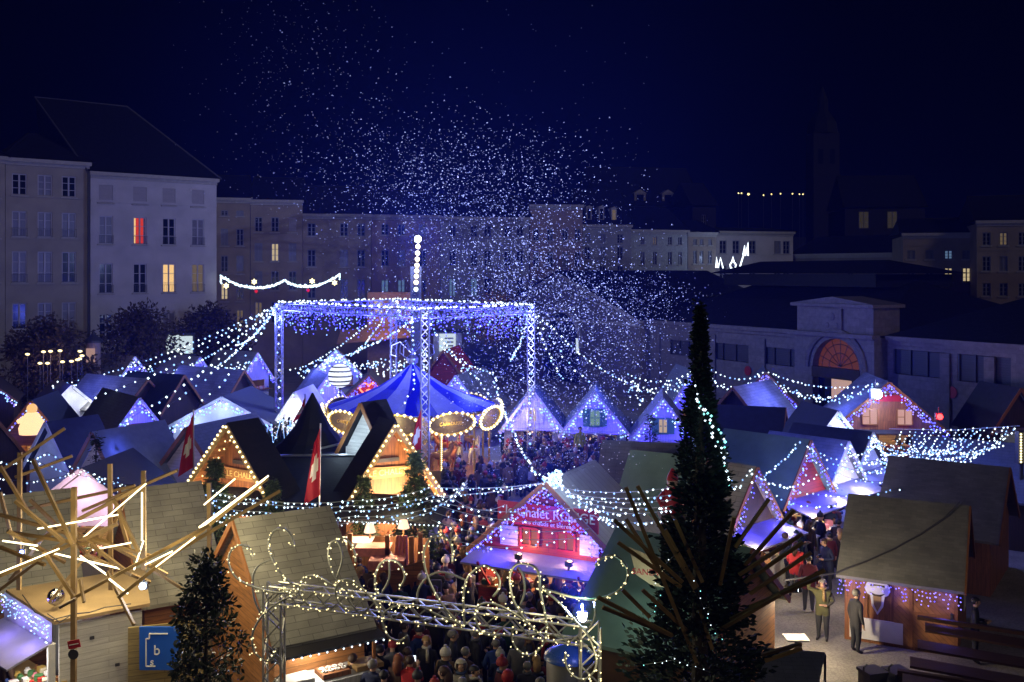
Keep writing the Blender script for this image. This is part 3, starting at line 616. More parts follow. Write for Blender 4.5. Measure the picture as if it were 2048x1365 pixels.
# near row
s2 = stall('hut with grey shingle roof and orange gable behind the beams', (252,984), 29.4, -57, 4.6, 2.0, 2.1, m_wood, m_greyl, m_wood, None, counter=False, ov=.15)
s3 = stall('grey shingled hut at far left behind the beam sculpture', (-22,1000), 29.2, -57, 4.4, 2.0, 2.1, m_wood, m_greyl, m_wood, None, counter=False)
s4 = stall('big near hut with long pale shingle roof and orange plank gable', (478,1043), 25.6, -57, 5.2, 2.3, 2.45, m_wood, m_greyl, m_wood, None, counter=False, ov=.15)
s7 = stall('closed cabin with a carved mask plaque and diagonal boarded doors', (1924,1016), 30.2, 62, 3.7, 3.1, 2.15, m_woodv, m_fine, m_woodv, None, counter=False, ov=.2)
sw = stall('green roofed sandwich hut half behind the tall conifer', (1480,1100), 25.2, 57, 5.4, 3.3, 2.15, m_wood, m_green, m_wood, None, counter=False)
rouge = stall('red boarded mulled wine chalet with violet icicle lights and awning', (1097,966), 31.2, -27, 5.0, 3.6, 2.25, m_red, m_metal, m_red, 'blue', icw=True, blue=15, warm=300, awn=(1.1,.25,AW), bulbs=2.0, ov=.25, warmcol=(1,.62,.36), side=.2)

# ------------------------------------------------------------------ details on single stalls
def lz(o): return o.location
# red chalet: fascia sign, windows, shutters, spots, interior people counter
Zr = zat(966, 31.2); hw = 2.5
m = MB(); m.slab([(-1.72,-.14,3.05),(1.72,-.14,3.05),(1.72,-.14,3.75),(-1.72,-.14,3.75)], (0,.06,0)); sg = m.build('sign_board', m_redp, rouge)
text('le Chalet ROUGE', .43, (.1,-.16,3.47), m_signw, sg, sx=.98); text('vins chauds et bières', .2, (0,-.16,3.17), m_signw, sg)
for x in (-.62, .62):
    m = MB()
    for sx in (-1,1): m.box((x+sx*.3,-.06,2.68),(.07,.08,.56))
    for z in (2.4,2.96): m.box((x,-.055,z),(.53,.08,.07))
    m.box((x,-.05,2.68),(.05,.05,.49))
    w_ = m.build('window', m_redp, rouge); m = MB(); m.poly([(x-.3,-.015,2.4),(x+.3,-.015,2.4),(x+.3,-.015,2.96),(x-.3,-.015,2.96)]); m.build('pane', mat('rouge_pane', em=(1,.22,.06), es=.35, col=(0,0,0)), w_)
for x in (-1.35, 1.4):
    m = MB(); m.box((x,-.05,2.65),(.62,.06,.62)); m.bar((x-.28,-.085,2.4),(x+.28,-.085,2.9),.02,.05); m.build('shutter', m_whiteh, rouge)
m = MB(); m.ball((0,-.04,4.02),.09,0,8,5,(1,.3,1)); m.build('vent', m_steel, rouge)
for x in (-.7, 1.0):
    m = MB(); m.box((x,-.7,2.22),(.2,.14,.16)); m.bar((x,-.7,2.02),(x,-.7,2.2),.05); m.build('floodlight', m_steel, rouge); lamp('sign_floodlight', (x,-.62,2.33), (1,.5,.22), 42, .05, rouge)
for x in (-1.9,-.5,1.5,2.3):
    m = MB(); m.bar((x,-1.15,2.0),(x,-.3,1.05),.06); m.build('awning_strut', m_redp, rouge)
# heart on the red gable
c = MB(); hpts = []
for k in range(25):
    a = 2*math.pi*k/24; hpts.append((.055*16*math.sin(a)**3*.72, -.14, 3.05+.05*(13*math.cos(a)-5*math.cos(2*a)-2*math.cos(3*a)-math.cos(4*a))*.72))
c.tube(hpts, .05, 5); c.ball((0,-.14,2.95),.22,0,8,5,(1,.3,.6)); c.build('glowing_heart', mat('orange_neon', em=(1,.22,.08), es=3, col=(0,0,0)), st_heart)
lamp('heart_glow', (0,-.6,3.0), (1,.3,.1), 12, .2, st_heart)
# two orange windows of the far stall, sign of the packed stall
for x in (-.95,.75):
    m = MB()
    for sx in (-1,1): m.box((x+sx*.36,-.06,2.85),(.07,.08,.78))
    for z in (2.46,3.24): m.box((x,-.06,z),(.65,.08,.07))
    m.box((x,-.05,2.85),(.05,.05,.7)); w_ = m.build('window', m_redp, st16); m = MB(); m.poly([(x-.36,-.012,2.46),(x+.36,-.012,2.46),(x+.36,-.012,3.24),(x-.36,-.012,3.24)]); m.build('pane', mat('orange_pane', em=(1,.25,.12), es=.9, col=(0,0,0)), w_)
for x in (-1.0,.9):
    m = MB()
    for sx in (-1,1): m.box((x+sx*.42,-.06,2.85),(.07,.08,.9))
    for z in (2.4,3.3): m.box((x,-.06,z),(.77,.08,.07))
    m.box((x,-.05,2.85),(.05,.05,.8)); m.box((x-.2,-.05,2.85),(.34,.05,.04)); w_ = m.build('window', m_frame, st15); m = MB(); m.poly([(x-.42,-.012,2.4),(x+.42,-.012,2.4),(x+.42,-.012,3.3),(x-.42,-.012,3.3)]); m.build('pane', mat('rosy_pane', em=(1,.55,.45), es=.6, col=(0,0,0)), w_)
m = MB(); m.box((0,-.06,3.9),(2.0,.05,.35)); m.build('sign_board', m_redp, st15)
lamp('white_spot', (-.7,-.9,3.5), (.55,.62,1), 120, .1, st15)
# cabin: mask plaque, diagonal doors, white notice, edge string
h7 = 1.85
def gside(o, m): return o
cab = s7
# local: gable at y=0 is the cabin's right end; its long front is the x=-h side (faces the camera)
xf = -h7-.02
m = MB(); m.box((xf,.95,1.05),(.05,1.5,1.9)); m.build('board_panel', m_diag, cab)
d = MB(); d.box((xf,2.45,1.05),(.05,.02,1.9)); d.build('joint_strip', m_frame, cab)
dr = MB(); dr.box((xf-.01,.62,.62),(.06,1.15,.9)); dr.box((xf-.01,.62,1.55),(.06,1.15,.84)); do = dr.build('door', m_diag, cab)
fr = MB()
for y in (.03,1.23): fr.box((xf-.02,y,1.08),(.08,.1,1.95))
fr.box((xf-.02,.63,1.1),(.08,1.1,.1)); fr.build('door_frame', m_frame, do)
hn = MB(); hn.box((xf-.06,.14,1.15),(.06,.07,.2)); hn.build('latch', m_steel, do)
pl = MB(); pl.box((xf-.02,2.2,.42),(.04,1.5,.62)); pl.build('white_notice', m_canvas, cab)
def plaque(pts, t, mt, par, name):
    m = MB(); m.slab([(xf-.06,2.15+y,1.45+z) for y,z in pts], (-t,0,0)); return m.build(name, mt, par)
pq = plaque([(.14,.62),(-.14,.62),(-.2,.42),(-.3,.36),(-.36,.2),(-.3,.06),(-.2,.0),(-.16,-.3),(0,-.55),(.16,-.3),(.2,0),(.3,.06),(.36,.2),(.3,.36),(.2,.42)], .03, m_canvas, cab, 'mask_plaque')
m = MB(); m.slab([(xf-.095,2.15+y,1.45+z) for y,z in [(.12,.0),(-.12,.0),(-.1,-.25),(0,-.45),(.1,-.25)]], (-.012,0,0)); m.build('carved_beard', m_beam, pq)
m = MB(); m.slab([(xf-.095,2.15+y,1.45+z) for y,z in [(.2,.34),(-.2,.34),(-.2,.28),(0,.31),(.2,.28)]], (-.012,0,0)); m.slab([(xf-.095,2.15+y,1.45+z) for y,z in [(.22,.1),(.05,.05),(-.05,.05),(-.22,.1),(-.1,.0),(.1,.0)]], (-.012,0,0)); m.build('carved_brow', m_woodd, pq)
ic = MB()
for k in range(34):
    y = -.1+3.3*k/33
    for j in range(random.choice((1,2,2,3,4))): ic.oct((xf-.32+random.uniform(-.04,.04), y+random.uniform(-.05,.05), 1.83-j*.12+random.uniform(-.03,.03)), .024, random.choice((0,1,0)))
tag(ic.build('icicle_lights', [b_viol, b_blue], cab, uv=False), kind='stuff')
for y in (.3,1.6,2.9): lamp('icicle_glow', (xf-.45,y,1.6), (.18,.12,1), 9, .1, cab)
m = MB(); m.tube([(.0,.05,4.05),(-.45,.45,3.62),(-.9,1.05,3.18),(-1.35,1.75,2.76),(-1.75,2.5,2.38),(-2.15,3.3,2.02),(-3.2,4.6,1.9)],.028,6); m.build('cable', m_steel, cab)
m = MB(); m.slab([(.55,-.03,.6),(1.1,-.03,.6),(1.1,-.03,1.9),(.55,-.03,1.9)],(0,.02,0)); m.build('menu_board', m_canvas, cab)
# sandwich hut: hanging sign, chimney with red coated doll, brown front skirt
xs_ = -2.7
m = MB(); m.box((xs_-.03,1.6,1.05),(.06,3.2,2.1)); m.build('brown_tarpaulin', mat('brown_tarp', (.10,.05,.015), .7, var=.3), sw)
ra_ = P(1292,1140,24.2)
m = MB(); b0 = P(1255,1105,24.6); b1 = P(1345,1165,23.9)
d_ = (b1-b0); 
pts = [P(1258,1095,24.6),P(1300,1112,24.3),P(1345,1122,24.0),P(1350,1178,24.0),P(1305,1172,24.3),P(1272,1150,24.5)]
m.slab(pts,(0,.05,0)); sb = m.build('sign_board', mat('cream_board',(.62,.5,.3),.6,var=.2), sw, world=True)
tp = ROOT[sw.name].inverted() @ P(1311,1147,23.95)
tt = text('SANDWICH', .21, tp, m_redp, sw); tt.rotation_euler = (R(90), 0, R(-57)-R(18))
lamp('roof_floodlight', P(1282,1190,23.6), (.75,1,.88), 14, .05)
m = MB(); c = P(1345,1060,26.2); m.box((c.x,c.y,c.z-.3),(.55,.55,1.3)); m.box((c.x,c.y,c.z+.38),(.7,.7,.1)); ch = m.build('chimney', mat('chimney_brick',(.22,.13,.09),.85,tex='brick',var=.3), sw, world=True)
# red coated doll on the chimney
def doll(label, base, s):
    o = thing('doll', label, 'doll', base); m = MB(); m.lathe((0,0,0),[(.02,0),(.2*s,.03*s),(.24*s,.25*s),(.17*s,.5*s),(.09*s,.58*s)],12); m.tube([(-.15*s,0,.45*s),(-.3*s,-.08*s,.3*s),(-.24*s,-.2*s,.2*s)],[.07*s,.06*s,.05*s],7); m.tube([(.15*s,0,.45*s),(.3*s,-.08*s,.3*s),(.24*s,-.2*s,.2*s)],[.07*s,.06*s,.05*s],7); m.build('coat', m_redp, o, smooth=True)
    m = MB(); m.ball((0,-.02*s,.66*s),.12*s,0,10,7); m.build('head', mat('doll_skin',(.6,.4,.28),.5,var=0), o, smooth=True); m = MB(); m.lathe((0,0,.7*s),[(.13*s,0),(.11*s,.08*s),(.03*s,.24*s),(.0,.25*s)],10); m.build('hood', m_redp, o, smooth=True); return o
doll('shiny red coated doll sitting on the sandwich hut chimney', Vector((c.x,c.y,c.z+.43)), 1.25)
# shingle hut in front: awning, lit counter, basket display on its long camera side
def near_counter(o, h, dep, warm):
    x = h + .02                      # long side facing the camera is +x (the roof slope we see)
    m = MB(); m.slab([(x+.1,-.25,2.28),(x+.1,dep+.25,2.28),(x+.62,dep+.3,2.16),(x+.62,-.3,2.16)],(0,0,-.06)); m.build('awning', mat('black_awning',(.03,.028,.028),.6,var=.3), o)
    m = MB(); m.box((x+.45,dep/2,1.47),(.9,dep,.06)); m.box((x+.86,dep/2,.74),(.05,dep,1.4)); m.build('counter', m_white, o)
    for yy in (.02, dep-.02):
        m = MB(); m.box((x+.57,yy,1.83),(.07,.07,.62)); m.build('post', m_frame, o)
    lamp('stall_lamp', (x+.4,dep*.35,2.05), (1,.9,.72), warm, .12, o)
    bl = MB()
    for k in range(14): bl.oct((x+.66, -.2+ (dep+.4)*k/13, 2.1), .028)
    bl.build('edge_lights', b_white, o, uv=False)
near_counter(s4, 2.6, 2.3, 60)
o4 = ROOT[s4.name]
def put_box(name, label, cat, par_mat, c, sz, mt, group=None, rotz=0):
    w = par_mat @ Vector(c); m = MB(); m.box((0,0,sz[2]/2), sz); m.box((0,0,sz[2]+.006),(sz[0]*.96,sz[1]*.96,.012))
    ob = m.build(name, mt, None); ob.location = w; ob.rotation_euler = (0,0,par_mat.to_euler().z + rotz); return tag(ob, label, cat, group)
for k, (nm, lb, y, mt) in enumerate((('platter','wide pale platter on the near hut counter',.35,m_canvas),('tray','striped wooden tray of pretzels on the near hut counter',1.25,m_woodv),('crate','long light crate at the far end of the near hut counter',2.1,m_beam))):
    t_ = put_box(nm, lb, nm, o4, (3.12,y,1.51), (.55,.7,.1), mt)
    if nm == 'tray':
        for i in range(4):
            for sx in (-1,1):
                m = MB(); cx, cy = sx*.09, -.24+i*.16; m.tube([(cx+.055*math.cos(a*.7), cy+.055*math.sin(a*.7), .13) for a in range(10)],.017,5); m.build('pretzel', m_signw, t_)
# ------------------------------------------------------------------ bottom left flat roofed stall
A_, B_, C_, D_ = (PZ(108,1250,2.55), PZ(300,1213,2.55), PZ(290,1140,2.75), PZ(12,1186,2.75))
lf = thing('flat_roof_stall', 'white sided stall with low tan roof and violet lit front at bottom left', 'market stall', (A_.x, A_.y, 0), math.atan2((B_-A_).y, (B_-A_).x), 'wooden market stalls')
i_ = ROOT[lf.name].inverted(); a, b, c, d = [i_ @ q for q in (A_, B_, C_, D_)]
m = MB(); m.slab([a,b,c,d],(0,0,.08)); m.build('roof', mat('tan_roof',(.38,.27,.15),.35,var=.3,nsc=1.5), lf)
m = MB(); m.box((a.x/2+b.x/2,.2,1.22),((b-a).length-.3,.07,2.44)); wl = m.build('wall', m_whiteh, lf)
for x, z in ((.9,2.0),(1.5,1.2)):
    m = MB(); m.box((x,.15,z),(.1,.04,.07)); m.build('socket', m_steel, wl)
m = MB(); nrm = (d-a).normalized()
def fp(t, off, z): return a + (d-a)*t + Vector((nrm.y,-nrm.x,0))*(-off) + UP*(z-a.z)
sg_ = -1
if (ROOT[lf.name].to_3x3() @ Vector((nrm.y,-nrm.x,0))).y > 0: sg_ = 1
def fq(t, off, z): return Vector((a.x+(d.x-a.x)*t, a.y+(d.y-a.y)*t, z)) + Vector((nrm.y,-nrm.x,0))*(off*-sg_)
def fq(t, off, z):
    n = Vector((-nrm.y, nrm.x, 0))
    if (ROOT[lf.name].to_3x3() @ n).x > 0: n = -n
    return Vector((a.x+(d.x-a.x)*t, a.y+(d.y-a.y)*t, z)) + n*off
m = MB(); m.poly([fq(0,.05,2.6),fq(1,.05,2.8),fq(1,.05,2.1),fq(0,.05,2.1)]); m.build('fascia', m_canvas, lf)
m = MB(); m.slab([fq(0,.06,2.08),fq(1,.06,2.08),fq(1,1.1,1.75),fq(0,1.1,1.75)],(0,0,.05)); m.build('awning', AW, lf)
m = MB(); m.slab([fq(0.03,-.4,.95),fq(.97,-.4,.95),fq(.97,.7,.8),fq(.03,.7,.8)],(0,0,.06)); m.slab([fq(.03,.7,0),fq(.97,.7,0),fq(.97,.7,.8),fq(.03,.7,.8)],(0,0.03,0)); m.build('counter', m_beam, lf)
m = MB(); m.box(tuple(fq(0.015,.05,1.05)),(.16,.16,2.1)); m.build('corner_post', m_canvas, lf)
m = MB(); m.poly([fq(.02,-1.2,.1),fq(1,-1.2,.1),fq(1,-1.2,2.1),fq(.02,-1.2,2.1)]); m.build('back_wall', m_white, lf)
ic = MB()
for k in range(46):
    t = k/45
    for j in range(random.choice((1,2,3,4))): q = fq(t,.12,2.55+.2*t-.02-j*.13+random.uniform(-.04,.04)); ic.oct(q,.022,random.choice((0,1,1,2)))
tag(ic.build('icicle_lights', [b_viol,b_cool,b_white], lf, uv=False), kind='stuff')
lamp('icicle_glow', tuple(fq(.15,.5,2.3)), (.3,.22,1), 14, .1, lf); lamp('icicle_glow', tuple(fq(.6,.6,2.35)), (.3,.22,1), 14, .1, lf)
lamp('stall_lamp', tuple(fq(.25,.3,1.6)), (1,.92,.8), 38, .1, lf)
GL = ['red','cream','brown','white','gold','green','blue','pink']; mw = ROOT[lf.name]; nG = 0; GI = {}
for t in (.06,.13,.2,.27,.34,.42,.5,.58):
    for off in (-.3,-.05,.2,.45):
        k = random.randrange(8); sz = random.uniform(.12,.22); w = mw @ fq(t+random.uniform(-.02,.02), off, .96-.14*((off+.4)/1.1)+.05)
        m = MB()
        if random.random() < .5: m.box((0,0,sz*.3),(sz,sz*.8,sz*.6)); m.box((0,0,sz*.62),(sz*1.05,sz*.85,sz*.08)); sh = 'boxed'
        else: m.lathe((0,0,0),[(.01,0),(sz*.4,.01),(sz*.45,sz*.4),(sz*.25,sz*.6),(sz*.28,sz*.7),(.01,sz*.72)],10); sh = 'rounded'
        g_ = m.build('gift', GOODC[k]); g_.location = w; g_.rotation_euler = (0,0,random.random()*3)
        pos = ('front edge','second row','third row','back edge')[int((.45-off)/.25+.1)] if True else ''
        lb = f'{sh} {GL[k]} gift at the {pos} of the bottom left stall counter'
        GI[lb] = GI.get(lb,0)+1
        tag(g_, lb, 'gift', 'gifts on the bottom left stall counter')
# mirror ball, cables lying on that roof
c = P(112,1194,24.6); m = MB(); m.ball(c,.21,0,16,10); tag(m.build('mirror_ball', mat('mirror_tiles',(.6,.6,.62),.12,metal=1,tex='brick',var=.4,sc=.3), smooth=False), 'dark mirror ball lying on the tan stall roof', 'mirror ball')
m = MB(); m.tube([PZ(45,1190,2.85),PZ(70,1225,2.75),PZ(105,1240,2.68),PZ(150,1228,2.72),PZ(180,1225,2.74),PZ(210,1215,2.74),PZ(262,1208,2.73)],.015,5); m.tube([PZ(95,1228,2.72),PZ(120,1245,2.66),PZ(140,1232,2.71)],.013,5); tag(m.build('loose_cable', m_steel), 'loose black cable trailing across the tan stall roof', 'cable')
# blue board on a wooden fence by the leafy tree
fe = thing('board_fence', 'yellowish plank fence panel between white stall and leafy tree', 'fence', PZ(330,1420,0)*1.0)
q0, q1 = PZ(258,1400,0.0), PZ(420,1385,0.0); Df = q0.y
m = MB(); q0 = Vector((gx(256,24.6),24.6,0)); q1 = Vector((gx(420,25.2),25.2,0)); m.slab([q0,q1,q1+UP*2.25,q0+UP*2.25],(0,.06,0)); m.build('panel', m_wood if False else mat('yellow_planks',(.36,.27,.10),.7,tex='planks_h',var=.3), fe, world=True)
bb = thing('blue_sign', 'blue sign with white letters hung on the plank fence', 'sign', Vector((gx(318,24.5),24.5,0)))
m = MB(); z0, z1 = zat(1338,24.5), zat(1252,24.5); w_ = 1.0; m.box((0.05,-.06,(z0+z1)/2),(w_,.05,z1-z0)); m.build('board', mat('blue_board',(.01,.10,.55),.5,var=.05), bb)
m = MB()
for q in (((-.28,-.1,z0+.1),(-.28,-.1,z1-.28)),((-.28,-.1,z1-.28),(-.2,-.1,z1-.28)),((-.2,-.1,z1-.28),(-.2,-.1,z1-.16)),((-.2,-.1,z1-.16),(.25,-.1,z1-.16)),((-.28,-.1,z0+.1),(-.05,-.1,z0+.1))): m.bar(*q,.025,.025)
m.build('outline', m_signw, bb); text('b', .34, (-.02,-.095,z0+.48), m_signw, bb); text('s', .26, (-.14,-.095,z0+.2), m_signw, bb)

# ------------------------------------------------------------------ carousel
CX, CD = gx(825,55.5), 55.5
car = thing('carousel', 'lit carousel with blue and white striped pointed canopy', 'carousel', (CX,CD,0))
m_cb = mat('blue_stripe_canvas',(.01,.015,.42),.6,var=.1,trans=.3); m_cw = mat('pale_stripe_canvas',(.34,.36,.56),.6,var=.1,trans=.3)
zr, zt, rc = zat(806,55.5), zat(727,55.5), 4.5
m = MB(); n = 32
prof = [(rc+.12,zr-.1),(rc*.72,zr+(zt-zr)*.16),(rc*.42,zr+(zt-zr)*.42),(rc*.2,zr+(zt-zr)*.7),(.08,zt)]
for k in range(n):
    a0, a1 = 2*math.pi*k/n, 2*math.pi*(k+1)/n
    for i in range(4):
        (r0,z0),(r1,z1) = prof[i], prof[i+1]
        m.poly([(r0*math.cos(a0),r0*math.sin(a0),z0),(r0*math.cos(a1),r0*math.sin(a1),z0),(r1*math.cos(a1),r1*math.sin(a1),z1),(r1*math.cos(a0),r1*math.sin(a0),z1)], (k//2) % 2)
m.build('canopy', [m_cb, m_cw], car)
lamp('canopy_light', (0,0,zr+.5), (.3,.34,1), 330, .3, car)
fin = MB(); fin.lathe((0,0,zt-.1),[(.05,0),(.3,.15),(.34,.4),(.12,.6),(.05,.9)],10)
for k in range(6):
    a = k*math.pi/3+.2; fin.tube([(.1*math.cos(a),.1*math.sin(a),zt+.6),(.7*math.cos(a),.7*math.sin(a),zt+1.2),(1.15*math.cos(a),1.15*math.sin(a),zt+1.0),(1.2*math.cos(a),1.2*math.sin(a),zt+.5),(.9*math.cos(a),.9*math.sin(a),zt+.4)],.03,5)
fin.build('crown_finial', m_alu, car)
m_board = mat('painted_board',(.10,.07,.05),.5,var=.5,nsc=6); m_giltf = mat('gilt_trim',(.55,.36,.08),.35,metal=.5,var=.2)
bl = [b_warm, b_gold]
NB = 10
for k in range(NB):
    a = 2*math.pi*(k+.35)/NB; ca, sa = math.cos(a), math.sin(a); t = Vector((-sa,ca,0)); nrm = Vector((ca,sa,0)); c = nrm*(rc+.16)+UP*(zr-.55)
    tilt = (nrm*.18+UP).normalized()
    hw_, hh_ = 1.3, .58
    el = [c + t*(hw_*math.cos(2*math.pi*j/20)) + tilt*(hh_*math.sin(2*math.pi*j/20)) for j in range(20)]
    m = MB(); m.slab(el, nrm*.05); b_ = m.build('rounding_board', m_board, car)
    m = MB(); m.tube([q+nrm*.06 for q in el]+[el[0]+nrm*.06,el[1]+nrm*.06],.06,6); m.build('gilt_rim', m_giltf, b_)
    m = MB()
    for j in range(22):
        q = c + nrm*.16 + t*(hw_*1.02*math.cos(2*math.pi*j/22)) + tilt*(hh_*1.04*math.sin(2*math.pi*j/22)); m.oct(q,.095,j%2)
    m.build('board_bulbs', bl, b_, uv=False)['kind'] = 'stuff'
    rz_ = math.atan2(nrm.x*-1, nrm.y)  # lettering faces outwards
    if sa < .2 and k % 2 == 0:
        tx = text("CARROUSEL", .25, c+nrm*.075, m_giltf, b_); tx.rotation_euler = (R(83),0,math.atan2(t.y,t.x))
    if sa < .3: lamp('board_glow', tuple(c+nrm*.75+UP*-.1), (1,.78,.34), 80, .15, car)
# scalloped lambrequin bulbs, platform, poles, centre drum, horses
m = MB(); m.lathe((0,0,0),[(0,.35),(rc,.35),(rc+.1,.3),(rc+.1,.05),(rc,0)],40); m.build('platform', m_woodv, car)
m = MB(); m.lathe((0,0,.35),[(1.0,0),(1.0,zr-.5)],16); m.build('centre_drum', mat('mirror_drum',(.5,.42,.25),.25,metal=.7,var=.3), car)
m = MB(); m.lathe((0,0,zr-.15),[(rc+.1,0),(.5,.1)],32); m.build('ceiling', m_canvas, car)
lamp('carousel_lamp', (1.9,-1.9,zr-.6), (1,.80,.42), 260, .2, car); lamp('carousel_lamp', (-1.9,-1.9,zr-.6), (1,.80,.42), 260, .2, car); lamp('carousel_lamp', (0,2.2,zr-.6), (1,.80,.42), 80, .2, car)
for k in range(12):
    a = 2*math.pi*(k+.85)/12; m = MB(); p = (rc*.95*math.cos(a), rc*.95*math.sin(a)); m.tube([(p[0],p[1],.35),(p[0],p[1],zr-.2)],.06,8); pp = m.build('pole', m_giltf, car)
    if math.sin(a) < .1 and k % 3 == 0:
        m = MB()
        for j in range(24): m.oct((p[0]*1.03,p[1]*1.03,.5+j*.1),.045)
        m.build('pole_bulbs', b_warm, pp, uv=False)
m_horse = [mat('cream_horse',(.62,.5,.36),.4,var=.1), mat('brown_horse',(.3,.13,.05),.4,var=.1), mat('orange_horse',(.6,.18,.05),.4,var=.1)]
def horse_mesh():
    m = MB(); m.tube([(-.5,0,.02),(-.42,0,.06),(-.15,0,0),(.15,0,.0),(.4,0,.06),(.55,0,.2),(.68,0,.45),(.74,0,.58)],[.08,.19,.2,.19,.21,.15,.11,.1],9)
    m.tube([(.70,0,.6),(.82,0,.58),(.98,0,.44),(1.02,0,.4)],[.1,.1,.07,.05],8)
    for x, y, f in ((.4,.1,1),(.42,-.1,.6),(-.42,.1,-.8),(-.42,-.1,-.5)): m.tube([(x,y,-.05),(x+.18*f,y,-.35),(x+.05*f,y,-.62),(x+.12*f,y,-.68)],[.09,.055,.04,.05],7)
    m.tube([(-.55,0,.1),(-.68,0,-.05),(-.72,0,-.4)],[.06,.08,.03],6)
    for y in (-.05,.05): m.tube([(.7,y,.66),(.7,y*1.3,.78)],[.035,.01],5)
    m.tube([(.72,0,.68),(.6,0,.55),(.45,0,.3)],[.04,.06,.04],5)
    return m
hm_ = horse_mesh()
for k in range(16):
    a = 2*math.pi*(k+.3)/16; rr = rc*(.8 if k % 2 else .58); p = Vector((rr*math.cos(a), rr*math.sin(a), 1.25+.18*math.sin(k*2.1)))
    ob = hm_.build('horse', m_horse[k % 3], car, smooth=True) if k < 3 else None
    if ob is None:
        ob = HB[k % 3].copy(); COL.objects.link(ob); ob.parent = car
    elif k == 0: HB = [ob]
    else: HB.append(ob)
    ob.location = p; ob.rotation_euler = (0,0,a+math.pi/2)
    if k < 3:
        sd_ = MB(); sd_.ball((0,0,.19),.2,0,8,5,(1.1,1,.45)); sd_.tube([(0,0,-1),(0,0,2.0)],.025,6); sd_.build('saddle_pole', m_redp if k != 1 else m_giltf, ob)
    else:
        cc = HB[k % 3].children[0].copy(); COL.objects.link(cc); cc.parent = ob
# queue panel: red carousel ticket drapes
m = MB(); m.box((1.6,-rc-.4,.5),(2.2,.06,.9)); m.build('gate_panel', m_giltf, car)

# ------------------------------------------------------------------ trusses
def truss(m, p, q, w, step, up=UP, r=.025, mi=0):
    p, q = Vector(p), Vector(q); d = (q-p); Ln = d.length; d.normalize(); a = d.cross(up)
    if a.length < .05: a = d.cross(Vector((0,1,0)))
    a.normalize(); b = a.cross(d); C4 = [(a*sx+b*sy)*w/2 for sx, sy in ((-1,-1),(1,-1),(1,1),(-1,1))]
    for c in C4: m.tube([p+c, q+c], r, 6, mi)
    n = max(2, round(Ln/step))
    for f in range(4):
        c0, c1 = C4[f], C4[(f+1)%4]
        for k in range(n):
            s0, s1 = p+d*(Ln*k/n), p+d*(Ln*(k+1)/n)
            m.bar(s0+(c0 if k%2==0 else c1), s1+(c1 if k%2==0 else c0), r*1.1, r*1.1, mi)
TL, TF, TB, TR = (Vector((gx(558,58.8),58.8,9)), Vector((gx(850,47.6),47.6,9)), Vector((gx(787,65.6),65.6,9)), Vector((gx(1062,54),54,9)))
tz = thing('lighting_truss', 'tall square aluminium truss frame hung with lights round the carousel', 'truss', (0,0,0) if False else ((TL.x+TR.x)/2,(TL.y+TR.y)/2,0))
for q in (TL,TF,TB,TR):
    m = MB(); truss(m, (q.x,q.y,0), (q.x,q.y,9.2), .38, .42, up=Vector((0,1,0)), r=.035); m.build('tower', m_alu, tz, world=True); m = MB(); m.box((q.x,q.y,.05),(1,1,.1)); m.build('base_plate', m_steel, tz, world=True)
def lerp(a, b, t): return a + (b-a)*t
def sagline(a, b, sag, n): return [lerp(a, b, k/n) - UP*(4*sag*(k/n)*(1-k/n)) for k in range(n+1)]
m_vt = {}
for nm, a, b in (('front left',TL,TF),('front right',TF,TR),('back left',TL,TB),('back right',TB,TR)):
    m = MB(); truss(m, a, b, .38, .45, r=.03); m.build('beam', m_alu, tz, world=True)
    m = MB(); Ln = (b-a).length; n = int(Ln/.12)
    m.tube([a+UP*.22,b+UP*.22],.02,4,3)
    for k in range(n+1):
        q = lerp(a, b, k/n)
        if random.random() < .6: m.oct(q+Vector((random.uniform(-.15,.15),random.uniform(-.15,.15),.26+random.uniform(-.03,.05))), .055, 0)
        Ld = random.choice((.5,.8,1.1,1.1,1.4)) if k % 2 else .4
        for j in range(int(Ld/.17)): m.oct(q+Vector((random.uniform(-.12,.12),random.uniform(-.12,.12),-.1-j*.19+random.uniform(-.08,.08))), random.uniform(.03,.055), random.choice((1,1,1,1,2)))
    tag(m.build('light_curtain', [b_white,b_blue,b_cool,m_cable], origin=a, uv=False), f'blue icicle light curtain hanging from the {nm} beam of the truss square', 'light curtain', 'light curtains on the truss frame')
    for t in (.12,.37,.62,.87): lamp('curtain_glow', lerp(a,b,t)-UP*.5+Vector((0,-.5,0)), (.03,.03,1), 200, .3)
# lamp mast behind the carousel
mp = thing('lamp_mast', 'dark slim mast with a vertical row of round lamps topped by white beam', 'lamp mast', (gx(834,70),70,0))
m = MB(); m.box((-.05,0,5.7),(.75,.6,11.4)); m.tube([(0,0,0),(0.1,0,13.6)],.09,8); m.build('mast', m_steel, mp)
for k, y in enumerate((494,507,519,531,542,553,565)):
    m = MB(); m.ball((( 834+ (3-k*.6)/1 -834)*70/F,-.45,zat(y,70)),.17,0,10,6); m.build('round_lamp', mat('mast_lamp',em=(1,.84,.52),es=4,col=(0,0,0)), mp)
for y in (479,579):
    m = MB(); m.ball((.1 if y<500 else -.03,-.45,zat(y,70)),.24 if y < 500 else .16,0,10,6); m.build('white_lamp', b_spot if y < 500 else b_white, mp)
lamp('mast_beam', (gx(838,70),69,zat(479,70)), (.35,.45,1), 8000, .3)

